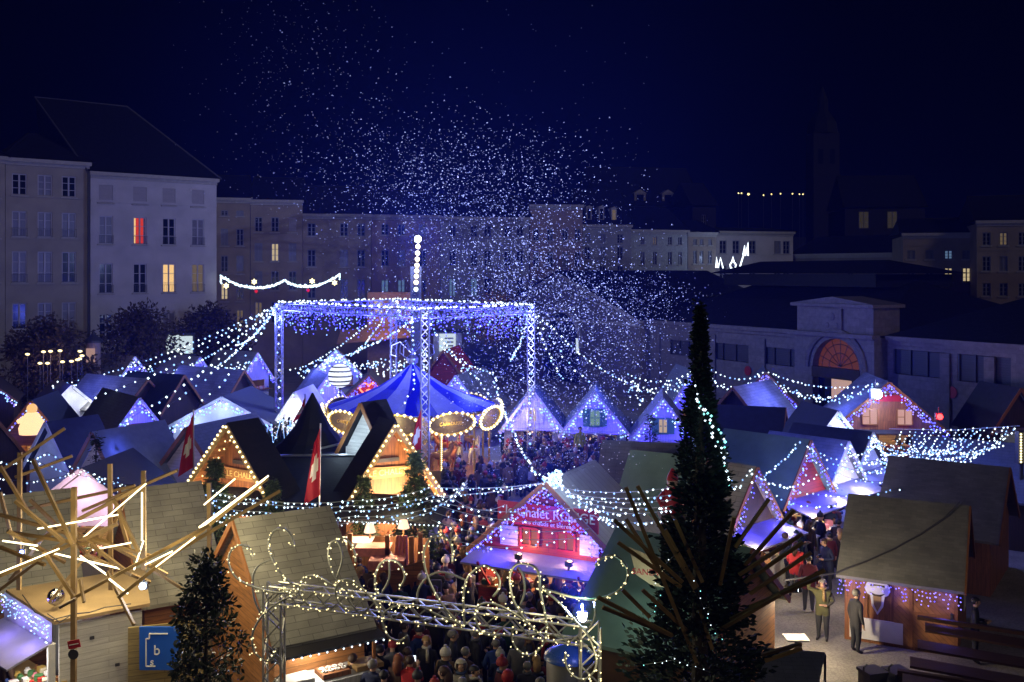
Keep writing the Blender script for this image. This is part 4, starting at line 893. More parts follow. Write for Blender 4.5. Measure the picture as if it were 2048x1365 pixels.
# ------------------------------------------------------------------ big twin gabled chalet with black roofs
ch_ = thing('twin_gabled_chalet', 'large chalet restaurant with two bulb edged gables and steep black roofs', 'chalet', (gx(635,37.5),37.5,0))
def bulb_obj(p, par, root):
    global BULB
    if BULB is None:
        m = MB(); m.ball((0,0,0),.046,0,7,4); o = m.build('edge_bulb', b_warm, par, uv=False); BULB = o
    else: o = BULB.copy(); COL.objects.link(o); o.parent = par
    o.location = ROOT[root.name].inverted() @ p
BULB = None
def wing(ap, D, rz, w, dep, Ze, nm):
    Zr = zat(ap[1], D); base = Vector((gx(ap[0],D),D,0)); Mx = Matrix.Translation(base) @ Matrix.Rotation(R(rz),4,'Z'); h = w/2; sl = (Zr-Ze)/h
    def X(*q): return Mx @ Vector(q)
    e = .4; ov = .75
    m = MB(); m.slab([X(-h,0,.0),X(h,0,.0),X(h,0,Ze),X(0,0,Zr-.12),X(-h,0,Ze)], Mx.to_3x3() @ Vector((0,.1,0)))
    for sx in (-1,1): m.slab([X(sx*h,0.1,0),X(sx*h,dep,0),X(sx*h,dep,Ze),X(sx*h,.1,Ze)], Mx.to_3x3() @ Vector((-sx*.08,0,0)))
    gf = m.build('gable_front', m_woodv, ch_, world=True)
    m = MB()
    for sx in (-1,1): m.slab([X(0,-ov,Zr),X(sx*(h+e),-ov,Ze-e*sl),X(sx*(h+e),dep,Ze-e*sl),X(0,dep,Zr)], (0,0,.14))
    rf = m.build('roof', m_black, ch_, world=True)
    m = MB()
    for sx in (-1,1): m.slab([X(0,-ov,Zr-.03),X(sx*(h+e),-ov,Ze-e*sl-.03),X(sx*(h+e),0,Ze-e*sl-.03),X(0,0,Zr-.03)], (0,0,-.04))
    m.build('soffit', m_wood, rf, world=True)
    m = MB()
    for sx in (-1,1): m.bar(X(0,-ov-.05,Zr),X(sx*(h+e),-ov-.05,Ze-e*sl),.06,.2)
    m.build('bargeboard', m_beam, rf, world=True)
    m = MB()
    for sx in (-1,1):
        for k in range(17): t = (k+.5)/17; bulb_obj(X(sx*(h+e)*t,-ov-.12,Zr-(h+e)*t*sl+.08), rf, ch_)
        for r_ in (.25,.55):
            for k in range(8): t = (k+.5)/8; m.oct(X(sx*(h+e)*t,-ov*r_-.02,Zr-(h+e)*t*sl-.1),.035)
    tag(m.build('soffit_bulbs', b_warm, rf, world=True, uv=False), kind='stuff')
    m = MB(); m.slab([X(-.85,-.08,Ze+.25),X(.85,-.08,Ze+.25),X(.9,-.08,Ze+.62),X(-.9,-.08,Ze+.68)], Mx.to_3x3() @ Vector((0,.05,0))); sg = m.build('sign_board', mat('raw_sign_board',(.42,.22,.08),.6,var=.2), ch_, world=True)
    c = ROOT[ch_.name].inverted() @ X(0,-.1,Ze+.45); tx = text('LE CHALET', .3, c, mat('pale_gold_lettering',(.9,.75,.35),.4,var=0), sg); tx.rotation_euler = (R(90),0,R(rz))
    m = MB(); m.box((0,0,0),(.9,.07,.14),0,Mx.to_3x3()); v = X(0,-.05,Ze+.9); m.v = [tuple(Vector(q)+v) for q in m.v]; m.build('dark_slot', m_steel, gf, world=True)
    for q, pw in (((.1,-1.15,3.0),420),((.7,-.9,2.5),380)): lamp('gable_uplight', X(*q), (1,.68,.34), pw, .15)
    return Mx, Zr
wa = wing((486,848), 36.3, -32, 4.0, .75, 3.2, 'a'); wb = wing((774,846), 36.3, 30, 3.1, .75, 3.3, 'b')
m = MB(); m.poly([P(558,914,39.6),P(712,912,39.6),P(740,1030,34.4),P(520,1030,34.4)]); m.poly([P(558,914,39.6),P(712,912,39.6),P(700,895,42),P(580,895,42)]); m.build('middle_roof', m_black, ch_, world=True)
m = MB(); m.tube([P(552,912,39.5),P(716,910,39.5)],.05,6); m.tube([P(590,909,40.5),P(725,878,41)],.05,6); m.build('ridge_pole', m_alu, ch_, world=True)
m = MB(); a, b = P(400,1012,34.2), P(880,1035,32.5); a.z = b.z = 2.75
m.slab([a,b,b+Vector((.3,2.2,.35)),a+Vector((.3,2.2,.35))],(0,0,.1)); m.build('veranda_roof', m_black, ch_, world=True)
m = MB()
for k in range(56): m.oct(lerp(a,b,(k+.5)/56)+Vector((0,-.06,.02)),.028)
m.build('veranda_bulbs', b_white, ch_, world=True, uv=False)
# pointed black tent and blue lit dormer hut behind it
pt = thing('pointed_tent', 'tall pointed black tent rising between the two chalet gables', 'tent', (gx(625,42),42,0))
zb, za_ = zat(905,42), zat(786,42); m = MB(); N4 = 4
prof = [(1.95,zb),(1.25,zb+.5),(.75,zb+1.1),(.34,zb+1.9),(.03,za_)]
for k in range(16):
    a0, a1 = 2*math.pi*k/16, 2*math.pi*(k+1)/16
    for i in range(4):
        (r0,z0),(r1,z1) = prof[i], prof[i+1]; m.poly([(r0*math.cos(a0),r0*math.sin(a0),z0),(r0*math.cos(a1),r0*math.sin(a1),z0),(r1*math.cos(a1),r1*math.sin(a1),z1),(r1*math.cos(a0),r1*math.sin(a0),z1)])
m.build('canvas', mat('black_canvas',(.012,.011,.013),.8,var=.2), pt); m = MB()
for k in range(4): m.tube([(1.35*math.cos(k*1.571+.78),1.35*math.sin(k*1.571+.78),0),(1.35*math.cos(k*1.571+.78),1.35*math.sin(k*1.571+.78),zb+.4)],.04,6)
m.build('tent_pole', m_alu, pt)
stall('black capped hut with blue lit gable rising behind the right chalet gable', (733,808), 39.5, -38, 2.4, .9, 4.0, m_canvas, m_black, m_whiteh, None, blue=9, lampcol=(.6,.8,1), counter=False, name='chalet_hut', cat='hut', group=None)
# terrace: bar wall, tables, lamps, posts
te = thing('terrace', 'warm lit wooden terrace bar with red cloths before the twin gabled chalet', 'terrace', (gx(770,32.5),32.5,0))
m = MB(); m.slab([P(690,1190,33.2),P(860,1175,32.2),P(858,1078,32.2),P(690,1070,33.2)],(0,.1,0)); m.build('bar_wall', m_woodv, te, world=True)
m = MB()
for px, D in ((700,31.6),(775,31.4),(823,31.2),(835,31.6)): c = P(px,1100,D); m.bar((c.x,c.y,0),(c.x+(.1 if px==835 else 0),c.y,2.75),.14)
m.build('post', m_frame, te, world=True)
m = MB(); m.slab([P(760,1150,31),P(850,1120,30.8),P(850,1155,30.8),P(760,1195,31)],(0,.08,0)); m.build('counter_front', m_wood, te, world=True)
for q, pw in ((P(720,1055,32),120),(P(790,1060,31.8),120)): lamp('terrace_lamp', q, (1,.72,.42), pw, .15)
m_lampsh = mat('glowing_lampshade', em=(1,.62,.42), es=1.6, col=(0,0,0)); m_check = mat('red_check_cloth',(.5,.16,.13),.7,var=.3,nsc=8)
for i, (px, py) in enumerate(((740,1060),(807,1052))):
    o = thing('table_lamp', ('table lamp with reddish shade on the terrace bar','table lamp with pale shade on the terrace bar')[i], 'lamp', P(px,py+22,32.4)); m = MB(); m.lathe((0,0,0),[(.1,0),(.03,.05),(.03,.3)],8); m.build('stem', m_frame, o); m = MB(); m.lathe((0,0,.28),[(.2,0),(.12,.26)],12); m.build('lamp_shade', m_lampsh, o)
for i, (px, py, D) in enumerate(((712,1080,32.3),(748,1092,31.7),(775,1118,31.0))):
    c = P(px,py,D); o = thing('bar_table', ('table with white cloth at the left of the terrace','table with red checked cloth in the middle of the terrace','table with red checked cloth at the front of the terrace')[i], 'table', (c.x,c.y,0)); m = MB(); m.box((0,0,c.z),(1.1,.7,.04)); m.box((0,-.36,c.z-.12),(1.12,.02,.24)); m.build('tabletop', m_canvas if i==0 else m_check, o); m = MB(); m.tube([(0,0,0),(0,0,c.z)],.05,6); m.build('leg', m_frame, o)
cu = MB(); c = P(785,1035,31.5); 
for k in range(7): cu.slab([(c.x+.07*k,c.y+.04*(k%2),1.5),(c.x+.07*(k+1),c.y+.04*((k+1)%2),1.5),(c.x+.05*(k+1)+.12,c.y+.04*((k+1)%2),2.7),(c.x+.05*k+.12,c.y+.04*(k%2),2.7)],(0,.02,0))
tag(cu.build('curtain', m_check), 'red checked curtain tied back at the terrace post', 'curtain')

# ------------------------------------------------------------------ flags
def flag(label, px, ytop, ybot, D, lean=0, side=-1):
    b = P(px+lean, 545+H*F/D, D); o = thing('flag', label, 'flag', (b.x,b.y,0), 0, 'red flags with white crosses'); zt = zat(ytop, D); zb = zat(ybot, D)
    m = MB(); m.tube([(0,0,0),(-lean*D/F,0,zt+.15)],.03,6); m.build('pole', m_alu, o)
    m = MB(); nx, nz = 6, 10; w = .55
    def pt(i, j):
        u, v = i/nx, j/nz; return Vector((-lean*D/F*(zt/(zt+.15)) + side*(u*w*(.35+.65*v) ), -.12*math.sin(u*7+v*2)*u - .06, zt-(zt-zb)*v - u*.5*(1-v*.3)))
    V = [pt(i,j) for j in range(nz+1) for i in range(nx+1)]; fs = []; mi = []
    for j in range(nz):
        for i in range(nx):
            fs.append((j*(nx+1)+i,j*(nx+1)+i+1,(j+1)*(nx+1)+i+1,(j+1)*(nx+1)+i)); mi.append(1 if (i in (2,3) and 3<=j<=6) or (j in (4,5) and 1<=i<=4) else 0)
    m.add(V, fs); m.m = mi; m.build('cloth', [mat('flag_red',(.55,.015,.03),.6,var=.1,trans=.3), m_signw], o, smooth=True); return o
flag('red cross flag hanging limp left of the left chalet gable', 387, 828, 935, 37.5)
flag('red cross flag on a white pole in front of the black middle roof', 641, 856, 990, 34.2, -5)
flag('dark red flag beside the right chalet gable near the carousel', 843, 818, 905, 39, 0)
flag('small red flag behind the pointed black tent', 610, 795, 830, 45)

# ------------------------------------------------------------------ trees
def leaves(m, pts, size, asp=.45, droop=.2, mats=2, out=None):
    for p, d in pts:
        s = size*random.uniform(.6,1.25); d = (d + Vector((random.uniform(-.6,.6),random.uniform(-.6,.6),random.uniform(-.5,.4)-droop))).normalized()
        a = d.cross(Vector((random.uniform(-1,1),random.uniform(-1,1),random.uniform(-1,1)))); 
        if a.length < .05: continue
        a.normalize(); a *= s*asp/2
        m.add([p-a*.4, p+d*s*.5-a, p+d*s, p+d*s*.5+a, p+a*.4], [(0,1,2,3,4)], random.choice((0,0,1)) if mats == 2 else 0)
def conifer(name, label, base, h, rad, n, size, mats, cat='tree', group=None, z0=.4, taper=1.0, lump=.25, seed=1, top=.06, branches=None, trunkr=.09):
    o = thing(name, label, cat, base, 0, group); m = MB(); m.tube([(0,0,0),(0,0,h*.5),(0,0,h*.97)],[trunkr,trunkr*.6,.015],7); m.build('trunk', m_bark, o)
    m = MB(); pts = []; random.seed(seed)
    nb = branches or 220
    for b in range(nb):
        t = random.random()**1.35; z = z0 + (h-z0)*t; a = random.uniform(0,2*math.pi); rr = rad*((1-t)**taper) + top
        rr *= 1 + lump*(noise.noise(Vector((math.cos(a)*1.6,math.sin(a)*1.6,z*1.1+seed)))*1.6)
        d = Vector((math.cos(a),math.sin(a),-.18 if t < .8 else .5))
        for k in range(n//nb):
            q = random.random()**.5; p = Vector((0,0,z+.1)) + d*(rr*q) + Vector((random.gauss(0,.06+rr*.07),random.gauss(0,.06+rr*.07),random.gauss(0,.05+.03*rr)))
            pts.append((p, Vector((d.x,d.y,random.uniform(-.2,.3)))))
    leaves(m, pts, size, .3); m.build('crown', mats, o, uv=False); return o
FM = [m_leaf, m_leaf2]
conifer('fir_tree', 'lit fir tree at the left edge of the left chalet gable', P(432,1075,34.6)*1.0 if False else Vector((gx(432,34.4),34.4,0)), zat(925,34.4), .72, 8000, .15, FM, group='fir trees flanking the chalet gables', z0=1.2, seed=3)
conifer('fir_tree', 'small dark fir tree right of the left chalet gable', Vector((gx(545,33.8),33.8,0)), zat(972,33.8), .52, 4200, .14, FM, group='fir trees flanking the chalet gables', z0=1.2, seed=4)
conifer('fir_tree', 'small fir tree left of the right chalet gable', Vector((gx(728,34),34,0)), zat(962,34), .52, 4200, .14, FM, group='fir trees flanking the chalet gables', z0=1.2, seed=5)
conifer('fir_tree', 'brightest fir tree at the right of the right chalet gable', Vector((gx(830,34.2),34.2,0)), zat(915,34.2), .80, 8500, .15, FM, group='fir trees flanking the chalet gables', z0=1.2, seed=6)
lamp('fir_uplight', P(800,1015,33), (1,.9,.5), 60, .1); lamp('fir_uplight', P(440,1005,33), (1,.9,.5), 45, .1)
# foreground conifer
TB_ = Vector((gx(1400,17.5),17.5,0)); hT = zat(622,17.5)
con = thing('conifer', 'huge dark columnar conifer in the right foreground stuck round with slats', 'tree', TB_)
m = MB(); m.tube([(0,0,0),(0,0,6),(0,0,hT-.3)],[.2,.12,.02],8); m.build('trunk', m_bark, con)
random.seed(11); m = MB(); pts = []
PR = [(0,1.5),(3.0,1.28),(3.8,1.18),(4.8,.98),(5.6,.68),(6.1,.58),(7.0,.46),(7.9,.36),(8.3,.28),(8.8,.20),(9.2,.12),(9.9,.055),(hT,.005)]
def prad(z):
    for (a, ra), (b, rb) in zip(PR, PR[1:]):
        if z <= b: return ra + (rb-ra)*(z-a)/(b-a)
    return .03
for b in range(620):
    z = random.uniform(.1, hT) if random.random() < .75 else random.uniform(3, hT); a = random.uniform(0,2*math.pi)
    rr = prad(z)*(1+.42*noise.noise(Vector((math.cos(a)*1.8,math.sin(a)*1.8,z*1.5)))+random.uniform(-.12,.12)); d = Vector((math.cos(a),math.sin(a),.35))
    for k in range(42):
        q = random.random()**.4; sg2 = .03+.05*min(1,rr); p = Vector((0,0,z-.55*rr))+d*(rr*q)+Vector((random.gauss(0,sg2),random.gauss(0,sg2),random.gauss(0,.09))); pts.append((p, Vector((d.x,d.y,.3))))
leaves(m, [q for q in pts if q[0].z < 7.6], .13, .5, droop=-.05); leaves(m, [q for q in pts if q[0].z >= 7.6], .085, .5, droop=-.05); m.build('crown', [m_yew, m_yew2], con, uv=False)
cl = MB()
for pth in ([(1392,775),(1400,805),(1420,835),(1440,868),(1452,905),(1455,950),(1452,985)],[(1395,805),(1415,850),(1436,890),(1448,930)],[(1310,1170),(1318,1195),(1312,1225),(1302,1232)],[(1392,1160),(1400,1200),(1418,1240),(1450,1290)],[(1330,1130),(1350,1110)],[(1290,1330),(1350,1320),(1420,1345)]):
    cl.tube([P(x,y,17.45-math.sqrt(max(.02, prad(max(0,zat(y,17.2)))**2-((x-1400)*17.3/F)**2))-.1) for x,y in pth], .006, 4, 2)
    for (x0,y0),(x1,y1) in zip(pth, pth[1:]):
        nn = max(1, int(math.hypot(x1-x0,y1-y0)/ (9 if y0 < 1000 else 14)))
        for k in range(nn):
            t = k/nn; px, py = x0+(x1-x0)*t+random.uniform(-5,5), y0+(y1-y0)*t+random.uniform(-4,4); z = zat(py,17.2); D = 17.5-math.sqrt(max(.02, prad(max(0,z))**2-((px-1400)*17.3/F)**2))-.1
            cl.oct(P(px,py,D), random.uniform(.018,.032) if y0 < 1000 else .011, random.choice((0,0,1)))
tag(cl.build('light_chain', [b_white,mat('teal_bulb',em=(.25,.85,.8),es=2.4,col=(0,0,0)),m_cable], uv=False), 'white light chain winding round the dark conifer', 'light chain')
for px, py in ((1425,835),(1458,930)): lamp('chain_glow', P(px,py,15.9), (.4,1,.9), 3.5, .1)
# slats stuck around it
sls = thing('slat_sculpture', 'fan of long weathered wooden slats radiating around the dark conifer', 'sculpture', (TB_.x,TB_.y,0))
SL = [((1252,975),(1395,1330)),((1275,972),(1390,1180)),((1228,1040),(1365,1165)),((1252,1038),(1330,1160)),((1236,1085),(1362,1175)),((1395,1175),(1330,1060)),((1196,1195),(1345,1272)),((1205,1215),(1340,1270)),((1245,1180),(1300,1235)),((1285,1180),(1388,1275)),((1470,1095),(1538,998)),((1490,1130),(1588,1020)),((1478,1150),(1605,1068)),((1490,1165),(1605,1085)),((1500,1188),(1622,1105)),((1460,1240),(1650,1140)),((1500,1215),(1640,1155)),((1440,1260),(1560,1190)),((1525,1310),(1602,1288)),((1530,1322),(1604,1297)),((1400,1220),(1425,1300)),((1440,1170),(1468,1035)),((1350,1040),(1405,1165))]
random.seed(5)
for (a, b) in SL:
    far = max((a,b), key=lambda q: abs(q[0]-1400)); nr = a if far is b else b
    D0 = 17.5-prad(max(0,zat(nr[1],17)))*.75; D1 = D0+random.uniform(-.9,.15)
    m = MB(); m.bar(P(*nr,D0), P(*far,D1), .062, .035, up=Vector((0,1,.3))); m.build('slat', m_slat, sls, world=True)
# leafy tree at lower left
def leafy(name, label, base, h, cz, rx, rz, n, size, mats, seed, group=None, cat='tree', clumps=60, trunk=.08):
    o = thing(name, label, cat, base, 0, group); random.seed(seed); m = MB(); m.tube([(0,0,0),(.05,0,h*.4),(0,.03,h*.95)],[trunk,trunk*.7,.02],7)
    cs = []
    for _ in range(clumps):
        t = random.random(); z = cz-rz+2*rz*t; wid = rx*math.sqrt(max(.02,1-((z-cz)/rz)**2))
        a = random.uniform(0,2*math.pi); q = math.sqrt(random.random()); c = Vector((wid*q*math.cos(a),wid*q*math.sin(a),z)); cs.append(c); m.tube([(0,0,max(.5,z-.5*wid)),c],[trunk*.3,.01],5)
    m.build('trunk', m_bark, o); m = MB(); pts = []
    for c in cs:
        for k in range(n//clumps):
            d = Vector((random.gauss(0,1),random.gauss(0,1),random.gauss(0,.8))).normalized(); pts.append((c+d*(rx*.34*random.random()**.6), d))
    leaves(m, pts, size, .55); m.build('crown', mats, o, uv=False); return o
hol = thing('holly_tree', 'dark glossy leaved conical tree before the blue sign', 'tree', Vector((gx(412,18.6),18.6,0))); random.seed(21)
hh = zat(1118,18.6); m = MB(); m.tube([(0,0,0),(0,0,hh*.97)],[.08,.015],7); cs = []
for b in range(150):
    t = random.random(); z = 1.0+(hh-1.0)*t; rr = (1.05*(1-t)**.8+.12)*random.uniform(.35,1.12); a = random.uniform(0,6.283); c = Vector((rr*math.cos(a),rr*math.sin(a),z)); cs.append(c); m.tube([(0,0,z-.35*rr),c],[.018,.006],4)
m.build('trunk', m_bark, hol); m = MB(); pts = []
for c in cs:
    for k in range(44):
        d = Vector((random.gauss(0,1),random.gauss(0,1),random.gauss(0,1))).normalized(); pts.append((c+d*(.2*random.random()**.5), d))
leaves(m, pts, .105, .55, droop=0); m.build('crown', [m_holly, m_holly2], hol, uv=False)
for i, (px, ytop, D, rx, c1) in enumerate(((100,628,78,3.3,0),(285,608,84,3.8,1),(420,610,92,3.6,1))):
    zt = zat(ytop, D); leafy('street_tree', ('bushy brownish tree before the beige house','broad dark tree before the white house','dark reddish tree at the right corner of the white house')[i], Vector((gx(px,D),D,0)), zt*.85, zt*.5, rx*.92, zt*.4, 9000, .34, [m_autumn, m_autumn2], 30+i, 'street trees before the left houses', clumps=110, trunk=.18)
leafy('street_tree', 'bare orange lit tree in front of the pink back houses', Vector((gx(992,86),86,0)), zat(600,86), zat(635,86), 2.2, 2.0, 2600, .25, [m_autumn, m_autumn2], 40, clumps=70)
lamp('street_lamp_glow', P(985,625,84), (1,.55,.2), 160, .2)
leafy('fir_bush', 'dark fir hedge dotted with white bulbs behind the left chalet gable', Vector((gx(560,46),46,0)), 3.2, 2.2, 1.9, 1.5, 5000, .2, [m_leaf, m_yew2], 41, cat='hedge', clumps=80)
m = MB()
HQ = sorted([P(random.uniform(520,590), random.uniform(840,890), 44.0) for _ in range(20)], key=lambda q: q.x)
for q in HQ: m.oct(q, .05)
m.tube(HQ, .008, 4)
tag(m.build('light_chain', b_cool, uv=False), 'sparse cool bulbs scattered over the dark fir hedge', 'light chain')
conifer('fir_tree', 'little dark fir in front of the third white gabled stall', Vector((gx(1300,50),50,0)), zat(835,50), .55, 1500, .17, [m_leaf,m_yew2], z0=.4, seed=8)
conifer('fir_tree', 'slim dark fir before the pale blue tent on the left', Vector((gx(192,39.5),39.5,0)), zat(872,39.5), .42, 1200, .17, [m_yew,m_leaf], z0=.4, seed=9)

# ------------------------------------------------------------------ lit beam sculpture on the left
bs = thing('beam_sculpture', 'tangle of pale wooden beams edged with warm light strips on the left', 'sculpture', (gx(180,22),22,0))
BM = [((148,975),(147,1480),21.5,.15),((40,905),(38,1180),23.2,.13),((220,928),(222,1180),22.8,.13),((287,942),(288,1140),22.2,.13),((418,966),(420,1320),21.8,.12),
((0,943),(130,857),23.0,.1),((30,955),(145,912),23.4,.09),((66,920),(146,1090),21.2,.1),((0,933),(60,1030),21.8,.1),((30,1002),(130,1085),21.4,.1),((0,1152),(236,1048),21.6,.1),((165,1022),(355,941),22.6,.09),((45,1020),(270,972),23.0,.09),((60,1090),(292,968),22.0,.11),((236,1196),(536,956),21.0,.1),((300,1135),(560,982),21.6,.09),((15,1062),(130,1125),21.9,.1),((0,1030),(300,1112),22.4,.1),((60,1000),(178,1112),22.8,.1),((228,1000),(278,1105),21.7,.1),((150,1195),(420,1050),20.8,.09),((215,1145),(268,1250),21.2,.09),((88,1104),(148,1195),21.4,.1),((150,1066),(262,1150),22.1,.1),((0,1180),(130,1082),22.5,.1),((98,1206),(214,1058),22.3,.09),((178,1068),(335,1150),22.6,.1),((240,1035),(262,1110),22.9,.1),((0,1095),(90,1130),22.2,.1),((20,1065),(178,1090),21.9,.09),((160,1160),(168,1205),21.1,.08),((120,1215),(152,1198),21.0,.08),((305,1140),(392,1195),21.3,.08),((170,1110),(300,1165),22.5,.1),((0,985),(25,1080),22.7,.1),((255,990),(195,1120),22.9,.09),((100,1060),(20,1160),22.9,.09)]
random.seed(2)
for a, b, D, w in BM:
    dv = random.uniform(-.5,.5); m = MB(); m.bar(P(*a,D-dv*(a[0]!=b[0] and abs(a[0]-b[0])>4)), P(*b,D+dv*(abs(a[0]-b[0])>4)), w*.7, w*.6, up=Vector((0,1,.2))); m.build('beam', m_beam, bs, world=True)
LD = [((0,1146),(118,1098),21.45),((5,1082),(75,1092),21.6),((60,1096),(250,1140),22.2),((160,1112),(214,1150),21.9),((218,1158),(256,1188),21.0),((284,985),(284,1082),22.05),((287,1082),(268,1140),21.8),((290,1130),(345,1103),20.8),((312,1134),(390,1075),20.85),((384,1070),(530,958),20.85),((398,1055),(537,952),20.95),((75,1058),(236,1030),21.5) ,((150,1090),(292,968),21.9),((185,1100),(262,1086),22.3),((258,1178),(300,1142),21.1),((408,1010),(470,958),21.5)]
for a, b, D in LD:
    m = MB(); m.bar(P(*a,D-.08), P(*b,D-.08), .028, .028); m.build('light_strip', b_led, bs, world=True)
for px, py, D, pw in ((60,1110,24.3,110),(190,1100,24.6,200),(300,1050,26,110),(130,1050,25.5,90),(345,1085,23.2,70),(450,1000,24.2,190)): lamp('strip_glow', P(px,py,D-.4), (1,.83,.46), pw, .25)
for px, py, D, pw in ((40,1120,20.6,22),(150,1080,20.4,26),(250,1090,20.6,26),(330,1080,20.2,22),(450,1010,20.4,22),(120,990,21.5,16)): lamp('strip_glow', P(px,py,D), (1,.85,.48), pw, .3)
# round steel post sign
o = thing('red_plate', 'small red plate with white line on the tall sculpture post', 'sign', P(149,1288,21.2)); m = MB(); m.box((0,-.02,0),(.26,.02,.17),0,Matrix.Rotation(-.2,3,'Y')); m.build('plate', m_redp, o); m = MB(); m.box((0,-.035,0),(.2,.008,.02),0,Matrix.Rotation(-.2,3,'Y')); m.build('line', m_signw, o)
o = thing('round_plate', 'round dark plate fixed on the tall sculpture post', 'sign', P(148,1308,21.2)); m = MB(); m.slab([(.11*math.cos(k*.3927),-.02,.11*math.sin(k*.3927)) for k in range(16)],(0,-.02,0)); m.build('plate', m_steel, o)

# ------------------------------------------------------------------ near truss gate with curled light tubes
Dg = lambda px: 21 + (px-530)*(18.3-21)/665.0
ga = thing('truss_gate', 'aluminium truss gate crowned with curling light tubes over the near crowd', 'gate', (gx(860,19.6),19.6,0))
gl, gr = P(548,1180,20.9), P(1180,1272,18.4); zg = 4.45
gl.z = zat(1185,20.9); gr.z = zat(1268,18.4)
m = MB(); truss(m, gl, gr, .34, .36, r=.024); m.build('beam', m_alu, ga, world=True)
for q in (gl, gr):
    m = MB(); truss(m, (q.x,q.y,0), (q.x,q.y,q.z+.17), .36, .36, up=Vector((0,1,0)), r=.024); m.build('leg', m_alu, ga, world=True); m = MB(); m.box((q.x,q.y,.04),(.9,.9,.08)); m.build('base_plate', m_steel, ga, world=True)
c4 = lambda L_: [(430+x/3.793, 1005+y/3.793) for x, y in L_]
c6 = lambda L_: [(900+x/5.689, 1125+y/5.689) for x, y in L_]
c5 = lambda L_: [(860+x/4.267, 900+y/4.267) for x, y in L_]
CU = [(c4([(290,410),(255,345),(185,325),(120,370),(105,460),(150,560),(240,620),(370,665),(480,685),(590,680)]),1),(c4([(600,340),(585,270),(540,210),(470,200),(420,260),(410,340),(440,440),(500,540),(560,600),(630,650)]),1),
(c4([(350,850),(300,740),(285,600),(320,490),(430,430)]),0),(c4([(630,685),(500,750),(400,820),(330,900),(285,1000),(290,1110),(330,1170),(400,1205),(450,1160),(465,1110)]),1),
(c4([(770,790),(700,770),(640,690),(650,610),(700,560),(780,565),(880,620),(960,680)]),1),(c4([(1065,450),(1060,380),(1010,290),(950,270),(880,310),(860,400),(880,500),(920,580),(1000,670),(1050,750)]),1),(c4([(925,570),(965,440),(950,340),(920,285)]),0),
(c4([(1010,820),(940,760),(915,670),(950,600),(1020,590),(1100,640),(1180,720),(1250,820),(1290,900)]),1),(c4([(1400,650),(1440,570),(1410,480),(1350,440),(1270,450),(1220,540),(1215,650),(1240,700)]),1),(c4([(1265,690),(1320,580),(1320,450)]),0),
(c4([(1460,1010),(1400,1050),(1320,1020),(1275,930),(1280,850),(1340,800),(1440,780),(1560,790),(1700,860),(1830,910),(1890,950)]),1),(c4([(1800,450),(1800,350),(1760,270),(1690,245),(1620,290),(1585,380),(1595,500),(1650,650),(1750,810),(1890,945)]),1),(c4([(1530,770),(1545,660),(1620,560),(1740,530),(1900,590)]),0),
(c6([(490,390),(560,290),(560,180),(490,80),(400,35),(290,80),(200,180),(160,330),(155,500),(165,700)]),1),(c6([(570,830),(430,830),(340,770),(290,640),(300,530),(380,470),(500,475),(640,530),(800,630),(930,740),(990,790)]),1),(c6([(1020,290),(1020,180),(980,70),(880,20),(770,20),(700,90),(680,220),(710,390),(770,520),(880,680),(990,790)]),1),(c6([(800,490),(850,330),(830,150),(770,50)]),0),
(c6([(740,720),(700,830),(740,960),(830,1040),(930,1050),(1040,960),(1090,830),(1095,680),(1060,480),(1020,300)]),1),(c5([(1410,990),(1460,930),(1560,900),(1640,950),(1690,1040),(1660,1150),(1560,1230),(1400,1275),(1230,1260),(1080,1220),(950,1180)]),1),(c6([(1060,310),(1200,420),(1320,540),(1440,680),(1560,810),(1640,990),(1670,1120),(1640,1240),(1540,1330),(1430,1310),(1340,1220),(1310,1110),(1315,1040)]),1),(c6([(1640,450),(1650,600),(1600,730),(1550,790)]),0),
(c6([(560,590),(700,590),(830,560),(760,500)]),0),(c6([(1160,820),(1300,880),(1430,850),(1560,790)]),0)]
def smooth(pts, n=4):
    o_ = []
    for i in range(len(pts)-1):
        p0 = pts[max(0,i-1)]; p1 = pts[i]; p2 = pts[i+1]; p3 = pts[min(len(pts)-1,i+2)]
        for k in range(n):
            t = k/n; o_.append(tuple(.5*((2*b)+(-a+c)*t+(2*a-5*b+4*c-d)*t*t+(-a+3*b-3*c+d)*t**3) for a,b,c,d in zip(p0,p1,p2,p3)))
    o_.append(pts[-1]); return o_
random.seed(9)
m_ctube = mat('grey_tube',(.25,.26,.26),.4,metal=.3,var=.1)
for i, (pl_, lit_) in enumerate(CU):
    off = -.32 if lit_ else .2; sp = [P(x,y,Dg(x)+off+.1*math.sin(i*1.7)) for x, y in smooth(pl_)]
    m = MB(); m.tube(sp, .022, 6); cu_ = m.build('curl', m_ctube, ga, world=True, smooth=True)
    if lit_:
        m = MB(); acc = 0
        for a, b in zip(sp, sp[1:]):
            n = max(1, int((b-a).length/.15))
            for k in range(n):
                if random.random() < .78: m.oct(lerp(a,b,(k+random.random())/n)+Vector((random.gauss(0,.035),random.uniform(-.07,.0),random.gauss(0,.035))), random.uniform(.013,.021), random.choice((0,0,1)))
        m.build('curl_bulbs', [mat('small_gold_bulb',em=(1,.84,.42),es=2.2,col=(0,0,0)),b_warm], cu_, world=True, uv=False)['kind'] = 'stuff'
m = MB()
for k in range(100): t = random.random(); m.oct(lerp(gl,gr,t)+Vector((0,-.2,random.choice((-.15,.17))+random.gauss(0,.03))), .015)
for k in range(60): m.oct(Vector((gr.x+random.choice((-.18,.18)),gr.y-.2,random.uniform(.4,gr.z))), .017)
tag(m.build('beam_bulbs', b_gold, ga, world=True, uv=False), kind='stuff')
for px, py in ((500,1130),(620,1120),(760,1130),(900,1150),(1020,1180),(1130,1200),(1180,1320)): lamp('curl_glow', P(px,py,Dg(px)-.6), (1,.84,.45), 16, .2)
